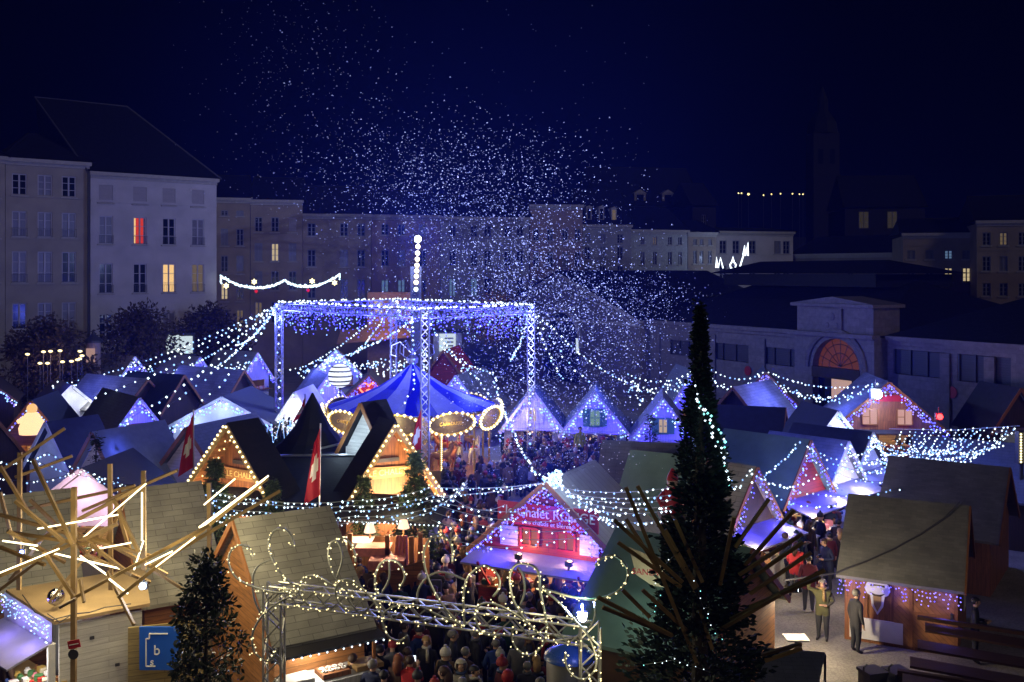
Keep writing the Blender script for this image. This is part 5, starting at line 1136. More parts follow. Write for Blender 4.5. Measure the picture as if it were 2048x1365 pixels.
lamp('green_floodlight', P(1165,1190,18.0), (.35,1,.6), 12, .1)
# big cooking vat by the gate leg
vt = thing('vat', 'blue lit steel vat with knobbed lid beside the right gate leg', 'vat', PZ(1135,1440,0) if False else Vector((gx(1138,20.3),20.3,0))); zv = zat(1315,20.3)
m = MB(); m.lathe((0,0,0),[(.42,0),(.44,.8),(.46,zv)],24); m.build('body', m_alu, vt, smooth=True); m = MB(); m.lathe((0,0,zv),[(.52,0),(.5,.08),(.25,.22),(.06,.27),(.05,.3)],24); m.build('lid', mat('blue_enamel',(.05,.12,.4),.25,var=.1), vt, smooth=True); m = MB(); m.ball((0,0,zv+.36),.07,0,10,6); m.build('knob', m_steel, vt, smooth=True)
lamp('vat_glow', P(1165,1290,19.6), (.3,.35,1), 6, .1)

# ------------------------------------------------------------------ strings of lights
random.seed(13)
def string(label, pts, sag, sp, r, mt, cat='light string', cab=.008, group=None, jit=.04, cm=None, drop=0):
    """pts: world points; the cable sags between each pair; one bulb every sp metres"""
    m = MB(); ln = []
    for a, b in zip(pts, pts[1:]): ln += sagline(a, b, sag, 14)
    m.tube(ln, cab, 4, 2)
    mats = list(mt) if isinstance(mt, (list, tuple)) else [mt, mt]; acc = random.random()*sp
    for a, b in zip(ln, ln[1:]):
        Ls = (b-a).length
        while acc < Ls:
            q = lerp(a, b, acc/Ls) if Ls > 0 else a; rr = r*random.uniform(.9,1.45)
            for _ in range(1 if not drop else random.choice((1,1,2,3))):
                m.oct((q.x+random.gauss(0,jit), q.y+random.gauss(0,jit), q.z-rr*.8-random.random()*drop+random.gauss(0,jit*.5)), rr, random.choice((0,0,1)))
            acc += sp*random.uniform(.75,1.25)
        acc -= Ls
    return tag(m.build('light_string', [mats[0], mats[1], cm or m_cable], origin=pts[0], uv=False), label, cat, group or 'strings of lights over the market')
WB = [b_white, b_cool]
# fan from the left truss tower down over the left stalls
for i, (px, py, D) in enumerate(((120,768,72),(170,800,56),(190,762,70),(235,850,50),(300,835,52),(345,742,74),(395,808,52),(420,738,76),(470,690,80))):
    string('white light string fanning down leftwards from the left truss tower, ' + ('first','second','third','fourth','fifth','sixth','seventh','eighth','ninth')[i] + ' from the left', [TL+Vector((0,0,.2)), P(px,py,D)], .55, .58, .058, WB)
for i, (a, px, py, D) in enumerate(((TL,560,838,55),(TF,640,720,70),(TB,600,735,80),(TB,700,712,84),(TB,860,715,82))):
    string(('white light string dropping down the left truss tower','white light string from front truss tower to the far blue gable','white light string from rear truss tower to far left garland','steep white light string from rear truss tower to far blue gable','white light string from rear truss tower to red pointed roof')[i], [a+Vector((0,0,.2)), P(px,py,D)], .5, .55, .055, WB)
CAR_TOP = Vector((CX,CD,zt+.3))
string('white light string from the carousel top down its striped canopy', [CAR_TOP, P(830,770,51.2), P(803,812,50.8)], .05, .38, .05, WB)
string('white light string hanging from the truss beam to the carousel top', [lerp(TB,TR,.4), CAR_TOP+Vector((0,0,.2))], .1, .42, .05, WB)
RG = Vector((gx(1097,31.2),31.2-.2,zat(962,31.2)))
string('long white light string from carousel top to the red chalet peak', [P(880,690,58), P(985,745,50), P(1030,870,40), RG], .25, .42, .042, WB)
for i, (px, py, D) in enumerate(((1060,900,46),(1130,760,62),(1020,720,70),(1255,765,68),(1190,770,57))):
    string(('white light string from right truss tower down to the crowd','white light string from right truss tower to the snowy hall front','short white light string from right truss tower inwards','white light string from right truss tower to the right garland','white light string from right truss tower to green shuttered stall')[i], [TR+Vector((0,0,.2)), P(px,py,D)], .5, .55, .05, WB)
string('white light string from front truss tower to the right truss tower foot', [TF, P(960,760,56), P(1000,800,58)], .3, .5, .05, WB)
# garlands strung between the far left stalls
for i, (A, B, lb) in enumerate(((P(115,770,68),P(285,748,80),'dense cool garland at the far left between dark tent and white gable'),(P(290,742,79),P(395,735,80),'dense cool garland between first and second far left gables'),(P(400,738,79),P(505,722,84),'dense cool garland between second and third far left gables'),(P(595,738,84),P(672,712,88),'dense cool garland left of the far blue gable'),(P(680,722,87),P(850,714,84),'dense cool garland from far blue gable to the rear truss'),(P(858,735,82),P(930,738,80),'dense cool garland right of the carousel tip'),(P(750,735,80),P(850,728,80),'short cool garland just left of the carousel tip'))):
    string(lb, [A, lerp(A,B,.5)-UP*.3, B], .35, .10, .062, WB, 'light garland', group='dense garlands between far stalls', jit=.34)
for i, (A, B, lb) in enumerate(((P(1255,762,66),P(1385,752,67),'white garland left of the conifer tip over the third white gable'),(P(1420,752,66),P(1530,752,65),'white garland from conifer to the orange windowed stall'),(P(1535,757,64.5),P(1755,778,57),'bright sagging garland from orange windowed stall to white spotlight'),(P(1260,775,62),P(1340,770,62),'short white garland over the snow near the third white gable'))):
    string(lb, [A, B], .9, .11, .05, WB, 'light garland', group='dense garlands between right stalls', jit=.2)
    string(lb + ', thin upper strand', [A+UP*.5, B+UP*.35], .6, .32, .05, WB, 'light string', group='thin strands above right garlands')
# curtain of strings on the far right
E0, E1 = P(1778,858,43), P(2040,852,40)
m = MB(); m.tube([E0, lerp(E0,E1,.5)-UP*.12, E1], .015, 5); tag(m.build('span_cable', m_cablew), 'pale cable stretched right to the lit sign column', 'cable')
for i in range(17):
    t = .12+.86*i/16; a = lerp(E0,E1,t); dx = -70-70*t; b = P(1024+(a.x*F/a.y)+dx, 905+40*(1-t)*.6+22*math.sin(i), a.y-3.0)
    string('white string hung from the pale cable at right, ' + ('first','second','third','fourth','fifth','sixth','seventh','eighth','ninth','tenth','eleventh','twelfth','thirteenth','fourteenth','fifteenth','sixteenth','seventeenth')[i] + ' along it', [a, b], .5, .20, .032, WB, group='light curtain strings at the right')
for i, (a, b) in enumerate((((1733,870,46),(2010,890,38)),((1733,872,45.5),(1960,905,37)),((1740,880,45),(1900,920,37)),((1684,888,43),(1745,880,45)),((1607,886,40.2),(1800,905,38)),((1607,890,40),(1815,935,37)),((1607,905,39.5),(1810,955,37)),((1500,940,35.5),(1640,945,37)),((1500,945,35.3),(1805,975,36)),((1500,955,35),(1700,1000,34)),((1440,975,34),(1600,880,40)),((1445,930,36),(1500,938,35.5)))):
    string('white light string across the right alley, ' + ('topmost, to the far right','second from top','third from top','short one between silvery and brilliant gables','fourth from the red gable','fifth from the red gable','sixth from the red gable','first from the conifer side gable','second from the conifer side gable','lowest from the conifer side gable','rising past the red gable','short one beside the conifer')[i], [P(*a), P(*b)], .55, .24, .034, WB, group='light strings over the right alley')
# bundle across the front of the chalet to the red chalet peak
FB = [P(405,1000,31.5), P(520,1022,30.5), P(700,1022,30), P(860,1000,30.3)]
for i in range(5):
    string('cool light string of the bundle before the twin gabled chalet, ' + ('top','second','third','fourth','lowest')[i] + ' strand', [p + Vector((random.gauss(0,.12), random.gauss(0,.2), .35-.19*i)) for p in FB] + ([RG] if i < 2 else [P(935,985-6*i,30.5)]), .1, .17, .026, WB, group='light strings bundled before the chalet', cab=.010, cm=m_cablew)
for i, (a, b) in enumerate((((870,1002),(1178,1010)),((880,1012),(1172,1035)),((868,1025),(1178,1058)),((862,1040),(1165,1075)),((858,1065),(1105,1085)),((900,992),(1010,1010)))):
    string('white light string drooping across the front of the red chalet, ' + ('first','second','third','fourth','lowest','shortest upper left')[i] + (' from the top' if i < 4 else ' one'), [P(*a,29.9), P(*b,29.6)], .28, .40, .028, WB, group='light strings across the red chalet', cab=.009, cm=m_cablew)
for i, (py0, py1) in enumerate(((975,975),(985,990),(992,1000),(1002,1012),(1015,1020),(1030,1040))):
    string('white light string from the red chalet peak to the conifer, ' + ('topmost','second','third','fourth','fifth','lowest')[i], [P(1118+i*12,py0,30.3+.1*i), P(1345,py1,25.5)], .14, .32, .027, WB, group='light strings from the red chalet to the conifer', cab=.009, cm=m_cablew)
ridge_pts = [P(1105,960,31), P(1180,1015,29.6), P(1250,1060,28.2), P(1300,1095,27.5)]
string('thick white light chain lying down the red chalet roof edge', ridge_pts, .05, .06, .03, WB, jit=.09, group='light chains on the red chalet')
m = MB(); c = P(1110,957,30.9)
for k in range(90): d = Vector((random.gauss(0,1),random.gauss(0,1),random.gauss(0,1))).normalized()*.26*random.random()**.4; m.oct(c+d+Vector((.02,0,0)), .045, random.choice((0,0,1)))
tag(m.build('light_cluster', WB, uv=False), 'dazzling white light cluster on the red chalet peak', 'light cluster'); lamp('cluster_glow', c+Vector((.3,-.35,.3)), (.7,.85,1), 60, .2); lamp('roof_glow', P(1225,1010,30.2)+UP*1.0, (.7,.85,1), 25, .3)
# strings low on the left
for i, (a, b) in enumerate((((-30,915),(95,905)),((-20,950),(150,945)),((95,905),(330,985)),((60,915),(250,955)),((-10,975),(60,985)),((180,955),(335,990)),((150,930),(330,975)))):
    string('white light string over the dark tents at left, ' + ('highest, leaving the photo','second, leaving the photo','long one down to the grey hut','one above the pink lit tent','lowest, leaving the photo','short one right of the pink tent','one just under the long one')[i], [P(*a,33), P(*b,31.5)], .25, .24, .027, WB, group='light strings over the left tents')
for px, py, D, pw in ((150,740,66,140),(300,740,70,140),(420,760,60,150),(520,690,66,150),(360,820,48,110),(230,900,42,80),(80,880,42,70),(620,720,70,160),(950,760,56,170),(1080,730,58,170),(1220,740,58,170),(1330,830,48,110),(1450,860,44,100),(1560,770,60,150),(1650,780,58,160),(1560,910,38,70),(1680,920,42,80),(1820,900,40,90),(1930,880,39,90),(560,640,58,180),(820,640,50,180),(1030,640,54,180),(1000,880,46,120),(950,990,36,60)):
    lamp('string_glow', P(px,py,D), (.10,.14,1), pw*2.6, .4)
# street decorations
gm = MB(); ga_, gb_, gc_ = P(442,553,98), P(568,562,98), P(679,549,98)
ln = sagline(ga_, gb_, .9, 24) + sagline(gb_, gc_, .85, 24)[1:]
ln = [P(442,568,98), P(442,560,98)] + ln + [P(679,560,98)]
for a, b in zip(ln, ln[1:]):
    for k in range(5): gm.oct(lerp(a,b,k/5)+Vector((random.gauss(0,.03),0,random.gauss(0,.05))), .1, random.choice((0,1)))
gm.tube(ln, .03, 4, 2)
sgar = tag(gm.build('street_garland', [b_white, mat('ice_bulb',em=(.6,.9,1),es=3,col=(0,0,0)), m_cable], origin=ga_, uv=False), 'double swag street garland of white lights before the left houses', 'street garland')
ROOT[sgar.name] = Matrix.Translation(ga_)
for i, (px, py, rr, mt_) in enumerate(((452,572,.3,b_warm),(508,564,.3,b_warm),(624,563,.3,b_warm),(669,566,.3,b_warm),(512,583,.2,b_red),(616,581,.2,b_red))):
    c = P(px,py,97.6); m = MB(); pts = [c+Vector((math.cos(k*math.pi/6+math.pi/2),0,math.sin(k*math.pi/6+math.pi/2)))*(rr if k%2==0 else rr*.55) for k in range(12)]; m.slab(pts,(0,.12,0)); s_ = m.build('star', mt_ if i < 4 else mat('red_star',em=(1,.02,.04),es=.8,col=(0,0,0)), sgar, world=True, uv=False); s_['label'] = 'gold star' if i < 4 else 'red star'
mo = MB()
for pl_ in ([(1432,536),(1433,515),(1436,536)],[(1436,536),(1441,516),(1446,537)],[(1462,537),(1460,530),(1464,524),(1466,514),(1468,524),(1472,530),(1470,538),(1462,537)],[(1479,537),(1484,520),(1488,508)],[(1486,510),(1489,492),(1491,512)],[(1491,510),(1496,486),(1496,512)]):
    mo.tube([P(x,y,118) for x,y in pl_], .09, 5)
tag(mo.build('street_motif', mat('white_neon',em=(.78,.9,1),es=3,col=(0,0,0)), origin=P(1466,537,118), uv=False), 'white street light motif of peaks and a lantern shape above the hall roof', 'street decoration'); lamp('motif_glow', P(1475,515,127), (.45,.6,1), 500, .4)

# ------------------------------------------------------------------ single lamps and lit figures
for px, py, D, rr, lb, mt_, col, pw in ((285,1173,21.8,.07,'blue white floodlight on the sculpture beam left of the holly',b_spot,(.5,.6,1),40),(43,1105,23,.05,'small blue floodlight on the leftmost sculpture post',mat('blue_lens',em=(.2,.3,1),es=14,col=(0,0,0)),(.3,.4,1),18),(1165,1236,18.2,.075,'starry white floodlight on the gate beam end',b_spot,(.75,.9,1),0),(1755,789,55,.26,'glaring white spotlight on the packed stall roof edge',b_spot,(.6,.7,1),260),(1880,834,53,.16,'red lamp at the right end of the packed stall',b_red,(1,.03,.05),120)):
    o = thing('floodlight', lb, 'floodlight', P(px,py,D)); m = MB(); m.ball((0,0,0),rr,0,10,6); m.build('lens', mt_, o); m = MB(); m.box((0,rr*1.1,0),(rr*2.4,rr*1.2,rr*2.4)); m.bar((0,rr*1.2,rr),(0,rr*1.2,rr*3),.03); m.build('housing', m_steel, o)
    if pw: lamp('floodlight_beam', P(px,py,D-.5), col, pw, .12)
# floodlight on the gate that is aimed over the crowd at the falling foam
lamp('foam_floodlight', P(1165,1236,17.9), (.40,.47,1), 90000, .12, spot=52, aim=P(1000,420,45), blend=1.0)
o = thing('light_globe', 'big striped white light globe above the blue lit stall', 'light globe', P(680,752,65.5)); m = MB()
m.ball((0,0,0),.78,0,18,12); m.build('globe', mat('globe_glow',em=(.85,.92,1),es=1.3,col=(0,0,0)), o, smooth=True); m = MB()
for k in range(-2,3): r_ = .79*math.cos(k*.42); m.tube([(r_*math.cos(t*.3927),r_*math.sin(t*.3927),.79*math.sin(k*.42)) for t in range(17)],.05,4)
m.build('dark_band', m_steel, o); m = MB(); m.tube([(0,0,-3),(0,0,-.7)],.06,6); m.build('stem', m_steel, o); lamp('globe_glow', P(680,752,64.3), (.8,.9,1), 60, .4)
o = thing('lit_figure', 'glowing bell shaped figure with round head on the warm left stall', 'figure', P(64,868,51.5)); m = MB(); m.lathe((0,0,0),[(.6,0),(.64,.3),(.5,.7),(.36,1.0),(.25,1.1),(.0,1.12)],16); m.build('body', mat('warm_glow',em=(1,.62,.32),es=1.5,col=(0,0,0)), o, smooth=True); m = MB(); m.ball((0,0,1.3),.26,0,12,8); m.build('head', mat('amber_glow',em=(1,.55,.2),es=1.1,col=(0,0,0)), o, smooth=True)
for k in range(2):
    m = MB(); m.tube([((-.35+.7*k),-.1,.8),((-.66+1.32*k),-.2,.62)],[.16,.1],7); m.build('arm', MT['warm_glow'], o, smooth=True)
# lit sign column and shop behind the truss
o = thing('sign_column', 'slim lit white column at the right photo edge', 'sign', P(2042,895,40)); m = MB(); m.box((0,0,0),(.34,.3,1.3)); m.box((0,.0,-2.5),(.12,.12,3.8)); m.build('column', m_steel, o); m = MB()
for k in range(11):
    for x in (-.1,.1): m.oct((x,-.2,-.55+k*.11),.05)
m.build('bulb_rows', b_warm, o, uv=False)
lk = thing('snack_kiosk', 'white lit snack kiosk with striped sign behind the carousel finial', 'kiosk', (gx(895,92),92,0)); z0 = zat(692,92)
m = MB(); m.box((0,1,z0/2+.6),(2.6,2,z0+1.2)); m.build('wall', m_white, lk); m = MB(); m.box((0,-.06,z0+.3),(1.5,.1,1.6)); m.build('lit_panel', m_litw, lk)
m = MB()
for k in range(3): m.box((.15,-.14,z0+.0+k*.35),(.8,.05,.12))
m.build('sign_stripe', m_steel, lk); m = MB(); m.box((0,.8,z0+1.3),(3.2,2.8,.16)); m.build('roof', m_navy, lk)
cf = thing('cafe_pavilion', 'orange lit cafe front with round window and awnings behind the truss', 'cafe', (gx(765,100),100,0)); zb_ = zat(690,100)
m = MB(); m.box((1.2,1.5,4.5),(5.4,3,9)); m.build('wall', mat('orange_plaster',(.55,.36,.24),.8,var=.2), cf); m = MB(); m.slab([(-4.2,0,zb_+1.4),(3.6,0,zb_+2.0),(3.6,-2.2,zb_+.9),(-4.2,-2.2,zb_+.2)],(0,0,.08)); m.build('awning', mat('tan_awning',(.5,.33,.2),.7,var=.2), cf)
m = MB(); m.slab([(1.9+.75*math.cos(k*.3927),-.03,5.6+.75*math.sin(k*.3927)) for k in range(16)],(0,.02,0)); m.build('round_window', m_glass, cf)
for x in (-.4,1.2):
    m = MB(); m.box((x,-.02,7.6),(.8,.06,1.4)); m.build('window', m_litp, cf)
lamp('cafe_lamp', P(770,640,97), (1,.5,.22), 150, .3)
for i, (px, py, D, col) in enumerate(((345,688,80,(.9,.95,1)),(372,690,80,(.85,.95,1)))):
    o = thing('lit_shop_window', ('small glaring shop window between the dark trees','second glaring shop window by the white house corner')[i], 'shop window', (gx(px,D+6),D+6,0)); m = MB(); z = zat(py,D+6); m.box((0,0,z),(1.1,.1,1.5)); m.build('glow', m_litw, o); m = MB(); m.box((0,.12,z/2+.4),(1.5,.1,z+1.2)); m.build('frame', m_steel, o)
for i in range(12):
    px, py = ((55,709),(87,704),(101,703),(120,702),(160,703),(164,712),(80,727),(95,727),(125,724),(143,723),(155,720),(160,718))[i]
    o = thing('candle_lamp', 'small orange terrace lamp under the bushy brownish tree, '+('first','second','third','fourth','fifth','sixth')[i%6]+' of the '+('upper' if i < 6 else 'lower')+' row', 'lamp', P(px,py,74), 0, 'terrace lamps under the left tree'); m = MB(); m.ball((0,0,0),.11,0,8,5,(1.6,1,.8)); m.build('flame', b_gold, o); m = MB(); m.tube([(0,0,-.1),(0,0,-P(px,py,74).z)],.03,5); m.build('stem', m_steel, o)
lamp('terrace_glow', P(110,715,73), (1,.6,.25), 120, .3)
for i,(px,py,D) in enumerate(((187,690,80),)):
    o = thing('poster_pillar', 'round poster pillar with domed top beside the left tree', 'pillar', (gx(px,D),D,0)); zt_ = zat(685,D); m = MB(); m.lathe((0,0,0),[(.55,0),(.55,zt_)],14); m.build('drum', m_plD, o); m = MB(); m.lathe((0,0,zt_),[(.75,0),(.7,.15),(.2,.6),(.05,.9)],14); m.build('dome', m_steel, o); m = MB(); m.box((0,-.56,zt_-1.0),(.7,.04,1.1)); m.build('poster', mat('lit_poster',em=(1,.6,.5),es=.4,col=(0,0,0)), o)
# wooden steps, bin tops and awning in the bottom right corner
st = thing('timber_terrace', 'dark orange timber steps and deck in the bottom right corner', 'terrace', (gx(1960,26.5),26.5,0))
for k in range(4):
    m = MB(); a, b = PZ(1850-15*k,1245+34*k,1.15-.02*k), PZ(2120,1290+38*k,1.15-.02*k); m.slab([a,b,b+Vector((-.25,-.62,0)),a+Vector((-.25,-.62,0))],(0,0,-.06)); m.build('step_board', mat('dark_deck',(.07,.028,.012),.6,tex='planks_h',var=.4), st, world=True)
m = MB(); a, b = PZ(1795,1345,1.0), PZ(2100,1390,1.0); m.bar(a,b,.16,.14); m.bar(PZ(1835,1235,1.3),PZ(2100,1275,1.3),.12,.1); m.build('rail', MT['dark_deck'], st, world=True)
m = MB(); a, b = PZ(1795,1350,.94), PZ(2100,1395,.94); m.slab([a,b,Vector((b.x,b.y,0)),Vector((a.x,a.y,0))],(0,.05,0)); m.build('front_panel', m_woodd, st, world=True)
for i, px in enumerate((1745,1795)):
    o = thing('bin', ('dark square bin with bent handle before the cabin','dark square bin beside the timber steps')[i], 'bin', Vector((gx(px,25.4),25.4,0)), .3); m = MB(); m.box((0,0,.42),(.5,.5,.84)); m.build('body', m_steel, o); m = MB(); m.box((0,0,.88),(.56,.56,.07)); m.tube([(-.26,0,.9),(-.26,0,1.0),(-.16,0,1.06)],.025,6); m.build('lid', m_steel, o)
o = thing('awning_roof', 'grey sloping awning at the bottom edge right of the conifer', 'awning', Vector((gx(1590,25),25,0))); m = MB(); a,b,c,d = PZ(1530,1300,1.7),PZ(1650,1310,1.7),PZ(1632,1400,1.3),PZ(1500,1400,1.3); m.slab([a,b,c,d],(0,0,.06)); m.build('canopy', m_greyd, o, world=True)
m = MB()
for q in (b, c): m.tube([(q.x,q.y,0),(q.x,q.y,q.z)],.03,6)
m.build('post', m_steel, o, world=True)
o = thing('bistro_table', 'small pale bistro table at the sandwich hut corner', 'table', Vector((gx(1592,27.3),27.3,0))); m = MB(); m.box((0,0,1.02),(.6,.5,.04)); m.build('tabletop', m_canvas, o); m = MB(); m.tube([(0,0,0),(0,0,1)],.04,6); m.build('leg', m_steel, o)
o = thing('notice_board', 'white poster board leaning on the alley counter', 'board', Vector((gx(1690,35.5),35.5,0)), R(50)); m = MB(); m.box((0,0,.8),(.7,.04,1.5)); m.build('panel', m_canvas, o); m = MB(); m.ball((0,-.03,.85),.2,0,8,5,(1,.15,1.8)); m.build('print', m_greenf, o)
# lit counters along the alley
m = MB(); a, b = Vector((gx(1490,32.5),32.5,0)), Vector((gx(1752,44),44,0)); n_ = Vector((.75,-.66,0))
al = thing('alley_counter', 'long white counter front running along the right alley stalls', 'counter', a); m.slab([a+n_*.0,b,b+UP*1.0,a+UP*1.0],n_*.06); m.slab([a+UP*1.0-n_*.5,b+UP*1.0-n_*.5,b+UP*1.0+n_*.15,a+UP*1.0+n_*.15],(0,0,.05)); m.build('front', m_white, al, world=True)
for t in (.1,.3,.5,.7,.9): lamp('counter_lamp', lerp(a,b,t)+UP*1.75-n_*.1, (1,.84,.66), 90, .12)
random.seed(17)
for k in range(40):
    t = (k+.5)/40; c = lerp(a,b,t)+UP*1.05-n_*random.uniform(.0,.4); s = random.uniform(.12,.3); q = random.randrange(8); m = MB()
    if k % 2: m.box((0,0,s*.4),(s,s,s*.8)); m.box((0,0,s*.82),(s*.7,s*.7,s*.06))
    else: m.lathe((0,0,0),[(.01,0),(s*.4,0),(s*.5,s*.5),(s*.2,s*.9),(.01,s)],8)
    ob = m.build('trinket', GOODC[q]); ob.location = c; tag(ob, f'{GL[q]} {"boxed" if k%2 else "rounded"} trinket on the {("near","middle","far")[min(2,k//14)]} part of the alley counter', 'trinket', 'trinkets on the alley counter')

o = thing('floodlight', 'added floodlight under the sandwich hut gable to brighten the alley', 'floodlight', Vector((gx(1585,28.2),28.1,2.1))); m = MB(); m.box((0,0,0),(.22,.16,.16)); m.build('housing', m_steel, o); m = MB(); m.box((.112,0,0),(.01,.13,.13)); m.build('lens', b_spot, o)
lamp('alley_fill_lamp', Vector((gx(1588,28.2),28.2,1.95)), (1,.80,.52), 420, .12); lamp('alley_fill_lamp', Vector((gx(1690,32.5),32.5,1.9)), (1,.84,.6), 90, .12)  # fill lamps added, with the fixture above, to brighten paving and cabin
# ------------------------------------------------------------------ people
m_skin = mat('skin', (.50,.30,.21), .55, var=.08); m_coat = mat('coat_cloth', objcol=True, rough=.85, var=.2, nsc=7)
m_trou = mat('trousers', (.025,.027,.035), .85, var=.3); m_shoe = mat('shoes', (.02,.018,.016), .6, var=0); m_hair = mat('hair', objcol=True, rough=.6, var=.25, nsc=18); m_eye = mat('eye', (.02,.015,.012), .2, var=0); m_lip = mat('lips', (.35,.12,.10), .5, var=0)
m_phone = mat('phone_screen', em=(.75,.9,1), es=2.2, col=(0,0,0))
def body_mesh(name, arms, legs, lean=0):
    """arms / legs: joint points for left and right; grown as one skin"""
    V = []; E = []; Rr = []
    def v(p, r, par=None):
        V.append(p); Rr.append(r if isinstance(r, tuple) else (r, r)); i = len(V)-1
        if par is not None: E.append((par, i))
        return i
    pel = v((0,.01,.93), (.17,.13)); hem = None
    sp = v((0,0,1.12), (.165,.125), pel); chs = v((0,-lean*.3,1.33), (.185,.13), sp); nb = v((0,-lean*.55,1.46), (.09,.08), chs); nk = v((0,-lean*.7,1.53), .058, nb)
    hd0 = v((0,-.015-lean,1.60), (.078,.088), nk); hd1 = v((0,-.02-lean,1.67), (.088,.102), hd0); hd2 = v((0,-.005-lean,1.745), (.06,.07), hd1)
    v((0,-.125-lean,1.645), .014, hd1)
    for sgn, (el, wr, tip) in zip((-1,1), arms):
        sh = v((sgn*.19,-lean*.45,1.41), .075, chs); e_ = v(el, .06, sh); w_ = v(wr, .042, e_); d = (Vector(tip)-Vector(wr)).normalized(); pm = Vector(wr)+d*.085; h_ = v(tuple(pm), (.042,.026), w_)
        sd = d.cross(Vector((0,0,1)) if abs(d.z) < .8 else Vector((0,1,0))).normalized(); cu = d.cross(sd)
        for q, ln in zip((-1.5,-.5,.5,1.5),(.06,.075,.07,.052)):
            k = v(tuple(pm+sd*(q*.020)+d*.035), .0095, h_); v(tuple(pm+sd*(q*.022)+d*(.035+ln*.9)+cu*.02), .008, k)
        k = v(tuple(pm+sd*(-sgn*.045)+d*.0), .011, h_); v(tuple(pm+sd*(-sgn*.06)+d*.04+cu*.015), .009, k)
    for sgn, (kn, an, to) in zip((-1,1), legs):
        hp = v((sgn*.095,.01,.83), (.115,.12), pel); k = v(kn, .078, hp); a = v(an, .05, k); v(to, (.045,.035), a)
    me = bpy.data.meshes.new(name); me.from_pydata(V, E, []); ob = bpy.data.objects.new(name, me); COL.objects.link(ob)
    sk = ob.modifiers.new('skin', 'SKIN'); sk.use_smooth_shade = True
    lay = me.skin_vertices[0].data if me.skin_vertices else None
    for i, r in enumerate(Rr): lay[i].radius = r; lay[i].use_root = (i == 0)
    sb = ob.modifiers.new('sub', 'SUBSURF'); sb.levels = 1; sb.render_levels = 1
    dg = bpy.context.evaluated_depsgraph_get(); dg.update(); nm = bpy.data.meshes.new_from_object(ob.evaluated_get(dg)); bpy.data.objects.remove(ob); nm.name = name
    for mt_ in (m_coat, m_skin, m_trou, m_shoe): nm.materials.append(mt_)
    hands = [Vector(a[1]) for a in arms]; tips = [Vector(a[2]) for a in arms]
    for p in nm.polygons:
        c = p.center; p.use_smooth = True
        if c.z > 1.535 and abs(c.x) < .2: p.material_index = 1
        elif any((c-h_).dot((t_-h_)) > 0 and (c-h_).length < .26 and (c-h_).cross((t_-h_).normalized()).length < .085 for h_, t_ in zip(hands, tips)): p.material_index = 1
        elif c.z < .1: p.material_index = 3
        elif c.z < .74 and not any((c-h_).length < .2 for h_ in hands): p.material_index = 2
    lay = nm.uv_layers.new(name='UVMap')
    for lp in nm.loops:
        c = nm.vertices[lp.vertex_index].co; lay.data[lp.index].uv = (c.x+c.y*.7, c.z)
    return nm
LS = (((-.1,-.01,.48),(-.105,.03,.09),(-.13,-.13,.035)),((.1,-.01,.48),(.105,.03,.09),(.13,-.13,.035)))
LWk = (((-.1,-.12,.5),(-.1,-.2,.1),(-.1,-.36,.05)),((.1,-.02,.5),(.1,.24,.14),(.1,.1,.04)))
POSES = {
 'stand': (((-.25,.03,1.14),(-.26,-.03,.88),(-.25,-.06,.7)),((.25,.03,1.14),(.26,-.03,.88),(.25,-.06,.7))),
 'pockets': (((-.29,.06,1.14),(-.21,-.1,.97),(-.14,-.16,.9)),((.29,.06,1.14),(.21,-.1,.97),(.14,-.16,.9))),
 'phone': (((-.25,-.1,1.18),(-.12,-.33,1.38),(-.06,-.4,1.52)),((.25,-.1,1.18),(.12,-.33,1.38),(.06,-.4,1.52))),
 'raise': (((-.36,-.1,1.5),(-.26,-.22,1.76),(-.24,-.26,1.94)),((.27,.03,1.15),(.14,-.2,1.08),(.0,-.26,1.12))),
 'hold': (((-.27,0,1.13),(-.12,-.28,1.14),(-.02,-.36,1.2)),((.27,0,1.13),(.14,-.27,1.12),(.05,-.38,1.16))),
}
BODY = {k: body_mesh('body_'+k, a, LS, .02) for k, a in POSES.items()}
BODY['walk'] = body_mesh('body_walk', (((-.25,.12,1.15),(-.25,.06,.9),(-.24,.0,.74)),((.25,-.08,1.15),(.24,-.24,.98),(.22,-.36,.88))), LWk, .05)
BODY['bend'] = body_mesh('body_bend', POSES['hold'], LS, .14)
LEAN = {'walk':.05,'bend':.14}
def head_mesh(kind):
    m = MB(); 
    if kind == 'short': m.ball((0,.012,1.69),.112,0,12,9,(.93,1.08,.95))
    if kind == 'long': m.ball((0,.015,1.685),.118,0,12,9,(.95,1.1,1.0)); m.tube([(0,.07,1.72),(0,.1,1.6),(0,.105,1.45),(0,.10,1.32)],[.07,.105,.1,.04],9)
    if kind == 'beanie': m.lathe((0,.005,1.66),[(.112,0),(.122,.03),(.116,.09),(.085,.15),(.03,.18),(.001,.182)],14); m.ball((0,.005,1.86),.04,0,8,5)
    if kind == 'hood': m.ball((0,.035,1.67),.142,0,12,9,(.95,1.0,1.08)); m.tube([(-.12,-.02,1.5),(0,-.08,1.49),(.12,-.02,1.5)],[.05,.06,.05],7)
    if kind != 'beanie':    # open the face
        keep = [f for f in m.f if not (sum(m.v[i][1] for i in f)/len(f) < -.045 and sum(m.v[i][2] for i in f)/len(f) < (1.715 if kind != 'hood' else 1.74))]
        m.f = keep; m.m = [0]*len(keep)
    o = m.build('x', m_hair, smooth=True); me = o.data; bpy.data.objects.remove(o); return me
HEADS = {k: head_mesh(k) for k in ('short','long','beanie','hood')}
fm_ = MB()
for sx in (-1,1): fm_.ball((sx*.034,-.113,1.672),.013,0,6,4,(1.2,.5,.8)); fm_.tube([(sx*.088,-.01,1.69),(sx*.1,.0,1.665),(sx*.086,-.005,1.635)],.014,5,2)
